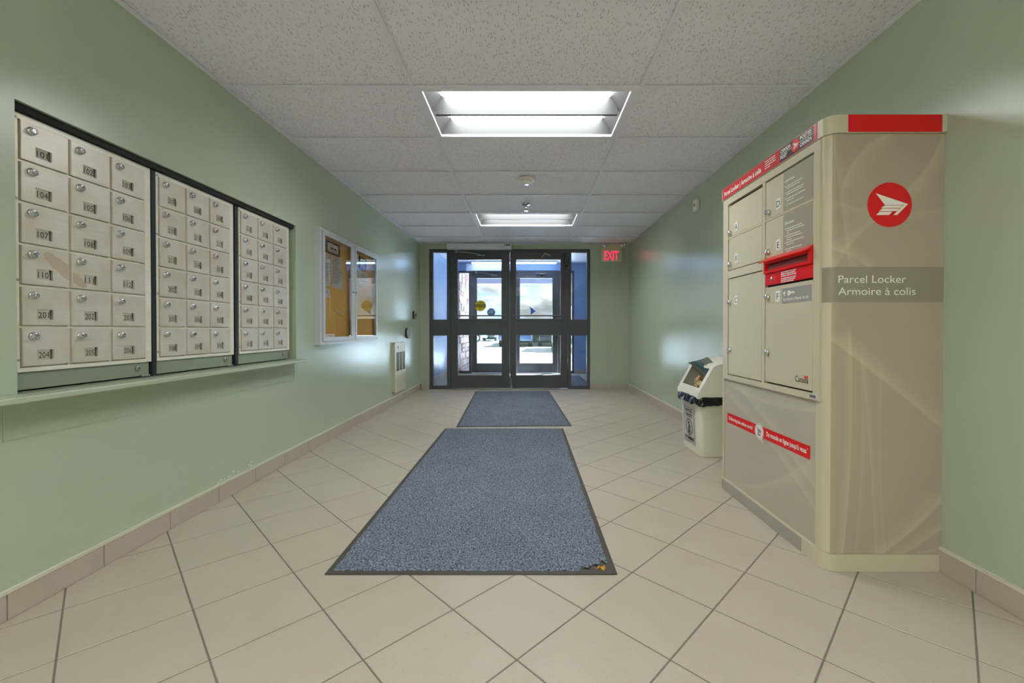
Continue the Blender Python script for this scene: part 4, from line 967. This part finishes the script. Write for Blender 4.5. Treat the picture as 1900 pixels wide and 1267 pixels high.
wr_ = solo('crumpled_wrapper', m, wrap(), 'crumpled brown and cream wrapper inside the bin opening', 'wrapper', smooth=False)
wr_.modifiers.new('soften', 'SUBSURF').render_levels = 1

# ------------------------------------------------------------------ floor mats
def mat(name, label, x0, x1, y0, y1, rot, step, torn=False):
    r = root(name, label, 'mat', ((x0 + x1) / 2, (y0 + y1) / 2, 0), 'blue entrance mats')
    part('rubber_backing', MB().box(x0, x1, y0, y1, .0004, .0042, .002), 'rubber', r)
    b = .022; nx, ny = int((x1 - x0 - 2 * b) / step), int((y1 - y0 - 2 * b) / step)
    g = np.random.default_rng(3)
    X, Y = np.meshgrid(np.linspace(x0 + b, x1 - b, nx + 1), np.linspace(y0 + b, y1 - b, ny + 1))
    Z = .0055 + .0055 * g.random(X.shape); edge = np.zeros(X.shape, bool); edge[0] = edge[-1] = True; edge[:, 0] = edge[:, -1] = True
    X = X + g.uniform(-.4, .4, X.shape) * step; Y = Y + g.uniform(-.4, .4, X.shape) * step; Z[edge] = .0042
    Y[0] += g.normal(0, .0015, nx + 1)
    I = np.arange((nx + 1) * (ny + 1)).reshape(ny + 1, nx + 1)
    q = np.stack([I[:-1, :-1], I[:-1, 1:], I[1:, 1:], I[1:, :-1]], -1)
    if torn:
        cx_, cy_ = X[:-1, :-1], Y[:-1, :-1]
        lim = .058 + .010 * np.sin(cx_ * 160) + .006 * g.random(cx_.shape)
        keep = ((x1 - b - cx_) * .52 + (cy_ - y0 - b)) > lim
        q = q[keep]
    q = q.reshape(-1, 4); co = np.stack([X, Y, Z], -1).reshape(-1, 3) - np.array([(x0 + x1) / 2, (y0 + y1) / 2, 0])
    me = bpy.data.meshes.new('pile'); me.vertices.add(len(co)); me.vertices.foreach_set('co', co.ravel().astype(np.float32))
    me.loops.add(q.size); me.loops.foreach_set('vertex_index', q.ravel().astype(np.int32))
    me.polygons.add(len(q)); me.polygons.foreach_set('loop_start', np.arange(0, q.size, 4, dtype=np.int32))
    me.update(calc_edges=True); me.validate(); me.materials.append(M['pile'])
    o = place('pile', me, r, WL[r.name]); o['kind'] = 'stuff'
    r.rotation_euler.z = rot
    return r
mat('floor_mat', 'large blue grey floor mat with dark rubber border nearest the viewer', -.745, .335, 1.556, 3.87, 0, .0052, True)
mat('floor_mat', 'blue grey floor mat lying in front of the entrance doors', -.702 + .0, .378, 3.955, 6.235, math.radians(2.4), .009)
mat('floor_mat', 'blue door mat inside the vestibule seen through the right sidelight', -.75, 1.045, 6.80, 8.36, 0, .02)
rr = random.Random(8); m = MB()
for _ in range(34):
    t = rr.random() * .030; a = rr.random() * 6.28
    bmesh.ops.create_icosphere(m.bm, subdivisions=1, radius=rr.uniform(.0015, .0045), matrix=Matrix.Translation((.287 + t * math.cos(a), 1.592 + .5 * t * math.sin(a), .0065 + rr.uniform(0, .0015))))
solo('crumbs', m, 'crumb', 'yellow crumbs on the bare torn corner of the big mat', 'crumbs', kind='stuff', smooth=False)

# ------------------------------------------------------------------ exit sign and door operators
ey = YF - .058
r = root('exit_sign', 'lit red EXIT sign with two lamp heads on the end wall', 'exit sign', (1.277, YF, 1.93))
part('sign_box', MB().box(1.122, 1.432, ey, YF - .0005, 1.925, 2.190, .006, 2), 'beige', r)
text('letters', 'EXIT', .19, (1.275, ey - .0006, 1.955), (1, 0, 0), UPZ, 'exitred', r, .215, .004)
for xx, zz in ((1.172, 2.158), (1.432, 2.172)):
    hd = part('lamp_head', MB().lathe([(0, -.03), (.026, -.03), (.038, .0), (.038, .012), (.034, .014), (.030, .006), (0, .002)], (xx, ey - .034, zz), (0, -1, -.15), 24), 'ivory', r)
    part('lamp_lens', MB().lathe([(.0, .004), (.029, .0065), (.02, .012), (0, .015)], (xx, ey - .034, zz), (0, -1, -.15), 20), 'glass' if False else 'chrome', hd)
def operator(x0, x1, y0, y1, z0, z1, label, lettering=True):
    r = root('door_operator', label, 'door operator', ((x0 + x1) / 2, y1, z0), 'door operators')
    part('cover', MB().box(x0 + .006, x1 - .006, y0, y1 - .0006, z0, z1, .003), plain('pale_operator_cover', (222, 223, 230), .4), r)
    part('end_cap', MB().box(x0, x0 + .0058, y0 - .001, y1 - .0006, z0 - .001, z1), 'white_alu', r); part('end_cap', MB().box(x1 - .0058, x1, y0 - .001, y1 - .0006, z0 - .001, z1), 'white_alu', r)
    if lettering: part('maker_plate', MB().box(x1 - .10, x1 - .02, y0 - .0012, y0 - .0002, z0 + .052, z0 + .068), 'ink', r)
operator(-1.195, -.222, YF - .095, YF, 2.110, 2.1975, 'long pale door operator box above the left inner door')
operator(-1.235, -.20, YO - .10, YO, 2.115, 2.255, 'tall pale operator box above the outer doors seen through glass', False)
r = root('ceiling_light', 'slim lit strip light on the vestibule ceiling above the outer doors', 'light', (-.25, YO - .2, 2.235))
part('housing', MB().box(-1.12, .62, YO - .26, YO - .14, 2.262, VH - .0005, .004), 'lensw', r)
part('lamp_lens', MB().box(-1.10, .60, YO - .25, YO - .15, 2.240, 2.2618, .006), 'vlamp', r, 'lit white lens')

# ------------------------------------------------------------------ outdoors
st('ground', MB().box(-60, 60, VY1 + .02, 90, -.25, -.004), 'concrete', 'bright paved parking area outside the entrance')
m = MB().box(-2.6, 1.2, VY1, 12.0, 2.44, 2.60).box(-2.6, 1.2, 11.9, 12.0, 2.20, 2.44)
st('roof_canopy', m, 'soffit', 'pale entrance canopy seen through the tops of the outer doors')
# stone pier at the left: separate stones over a mortar core
r = tags(part('wall_stone', MB().box(-1.99, -1.43, VY1 + .06, 11.2, 0, 2.44), plain('pale_mortar', (190, 178, 172), .9), None), 'pinkish fieldstone pier outside left of the doors', None, None, 'structure')
rr = random.Random(21)
z = 0.0
while z < 2.40:
    h_ = min(rr.uniform(.09, .19), 2.44 - z); y = VY1 + .065
    while y < 11.19:
        l_ = min(rr.uniform(.14, .38), 11.195 - y)
        if 11.195 - y - l_ < .1: l_ = 11.195 - y
        p = rr.uniform(.012, .04)
        m = MB().box(-1.432, -1.43 + p, y + .006, y + l_ - .006, z + .006, z + h_ - .006, min(.012, h_ * .2))
        for v in m.bm.verts:
            if v.co.x > -1.425: v.co += Vector((rr.uniform(-.008, .006), rr.uniform(-.008, .008), rr.uniform(-.006, .006)))
        part('stone', m, 'stone', r, smooth=False); y += l_
    z += h_
st('trim_kerb', MB().box(-30, 40, 25.5, 25.8, -.02, .13), 'concrete', 'low pale kerb behind the parked cars')
def car(x, y, rot, paint, label, L=4.4, W=1.75, Hh=1.45, van=False):
    c = (x, y, 0)
    r = root('car', label, 'car', c, 'cars parked outside')
    pm = plain(paint[0], paint[1], .25, var=0)
    hl = L / 2
    if van: prof = [(-hl, .35), (-hl, 1.0), (-hl + .55, 1.10), (-hl + 1.1, Hh - .08), (-hl + 1.5, Hh), (hl - .1, Hh), (hl, 1.2), (hl, .35)]
    else: prof = [(-hl, .32), (-hl, .66), (-hl + .2, .78), (-hl + 1.05, .90), (-hl + 1.75, Hh - .04), (-hl + 2.2, Hh), (-hl + 3.1, Hh - .03), (-hl + 3.75, .98), (hl - .05, .92), (hl, .6), (hl, .32)]
    m = MB().prism([(a + x, b) for a, b in prof], lambda u, v, t: (u, t, v), y - W / 2, y + W / 2)
    bmesh.ops.bevel(m.bm, geom=m.bm.edges[:], offset=.05, segments=2, affect='EDGES', profile=.5)
    part('body', m, pm, r)
    if van: gp = [(-hl + .72, 1.14), (-hl + 1.15, Hh - .12), (-hl + 2.3, Hh - .12), (-hl + 2.3, 1.14)]
    else: gp = [(-hl + 1.25, .93), (-hl + 1.85, Hh - .09), (-hl + 3.0, Hh - .09), (-hl + 3.5, .96)]
    for s in (-1, 1): part('side_window', MB().prism([(a + x, b) for a, b in gp], lambda u, v, t: (u, t, v), y + s * (W / 2 + .004), y + s * (W / 2 - .02)), 'carglass', r, smooth=False)
    part('bumper', MB().box(x - hl - .05, x - hl + .1, y - W / 2 + .08, y + W / 2 - .08, .34, .56, .03), 'black', r)
    for a in (-hl + .8, hl - .8):
        for s in (-1, 1):
            wv = part('wheel', MB().cyl((x + a, y + s * (W / 2 - .19), .31), (0, s, 0), .21, .31, seg=20), 'tyre', r)
            part('hubcap', MB().cyl((x + a, y + s * (W / 2 + .02), .31), (0, s, 0), .012, .18, seg=14), 'steel', wv)
    r.rotation_euler.z = rot
car(-5.2, 31.5, .2, ('pale_teal_car_paint', (130, 190, 196)), 'pale teal car far off through the left door')
car(-3.1, 36.0, 1.45, ('dark_blue_car_paint', (34, 46, 66)), 'dark car end on far behind the left door')
car(-0.55, 24.6, -1.60, ('blue_car_paint', (34, 58, 88)), 'blue car facing the entrance through the right door')
car(1.52, 24.8, 1.57, ('black_car_paint', (36, 42, 48)), 'dark car parked right of the blue one')
car(2.15, 19.6, 1.50, ('white_van_paint', (226, 230, 236)), 'white van at the right edge of the right door glass', 4.9, 1.9, 1.95, True)
car(-8.3, 29.0, .1, ('silver_car_paint', (190, 196, 204)), 'silver car far off at the left of the left door')
for i, (x, y, w_, h_, lab) in enumerate(((.9, 29.0, 5.6, 1.45, 'dark green hedge behind the parked cars at the right'), (-3.0, 40.5, 2.6, 1.1, 'teal bush far behind the left door'), (5.6, 28.5, 2.4, 1.5, 'bushy shrub far right beyond the white van'))):
    r = root('hedge', lab, 'hedge', (x, y, 0)); g = random.Random(i); m = MB()
    m.box(x - w_ / 2 + .15, x + w_ / 2 - .15, y - .35, y + .35, 0, h_ - .2); part('stems', m, plain('dark_stems', (40, 48, 36), .9), r, smooth=False)
    m = MB()
    for _ in range(2600):
        p = Vector((x + g.uniform(-1, 1) * w_ / 2, y + g.uniform(-.55, .55), g.uniform(.03, 1) ** .8 * h_ * (1 - .12 * abs(math.sin(x * 9 + _)))))
        a, b = Vector((g.gauss(0, 1), g.gauss(0, 1), g.gauss(0, 1))).normalized() * .09, Vector((g.gauss(0, 1), g.gauss(0, 1), g.gauss(0, 1))).normalized() * .07
        m.poly([p, p + a, p + a + b, p + b])
    o = part('foliage', m, 'hedge', r, smooth=False, kind='stuff')
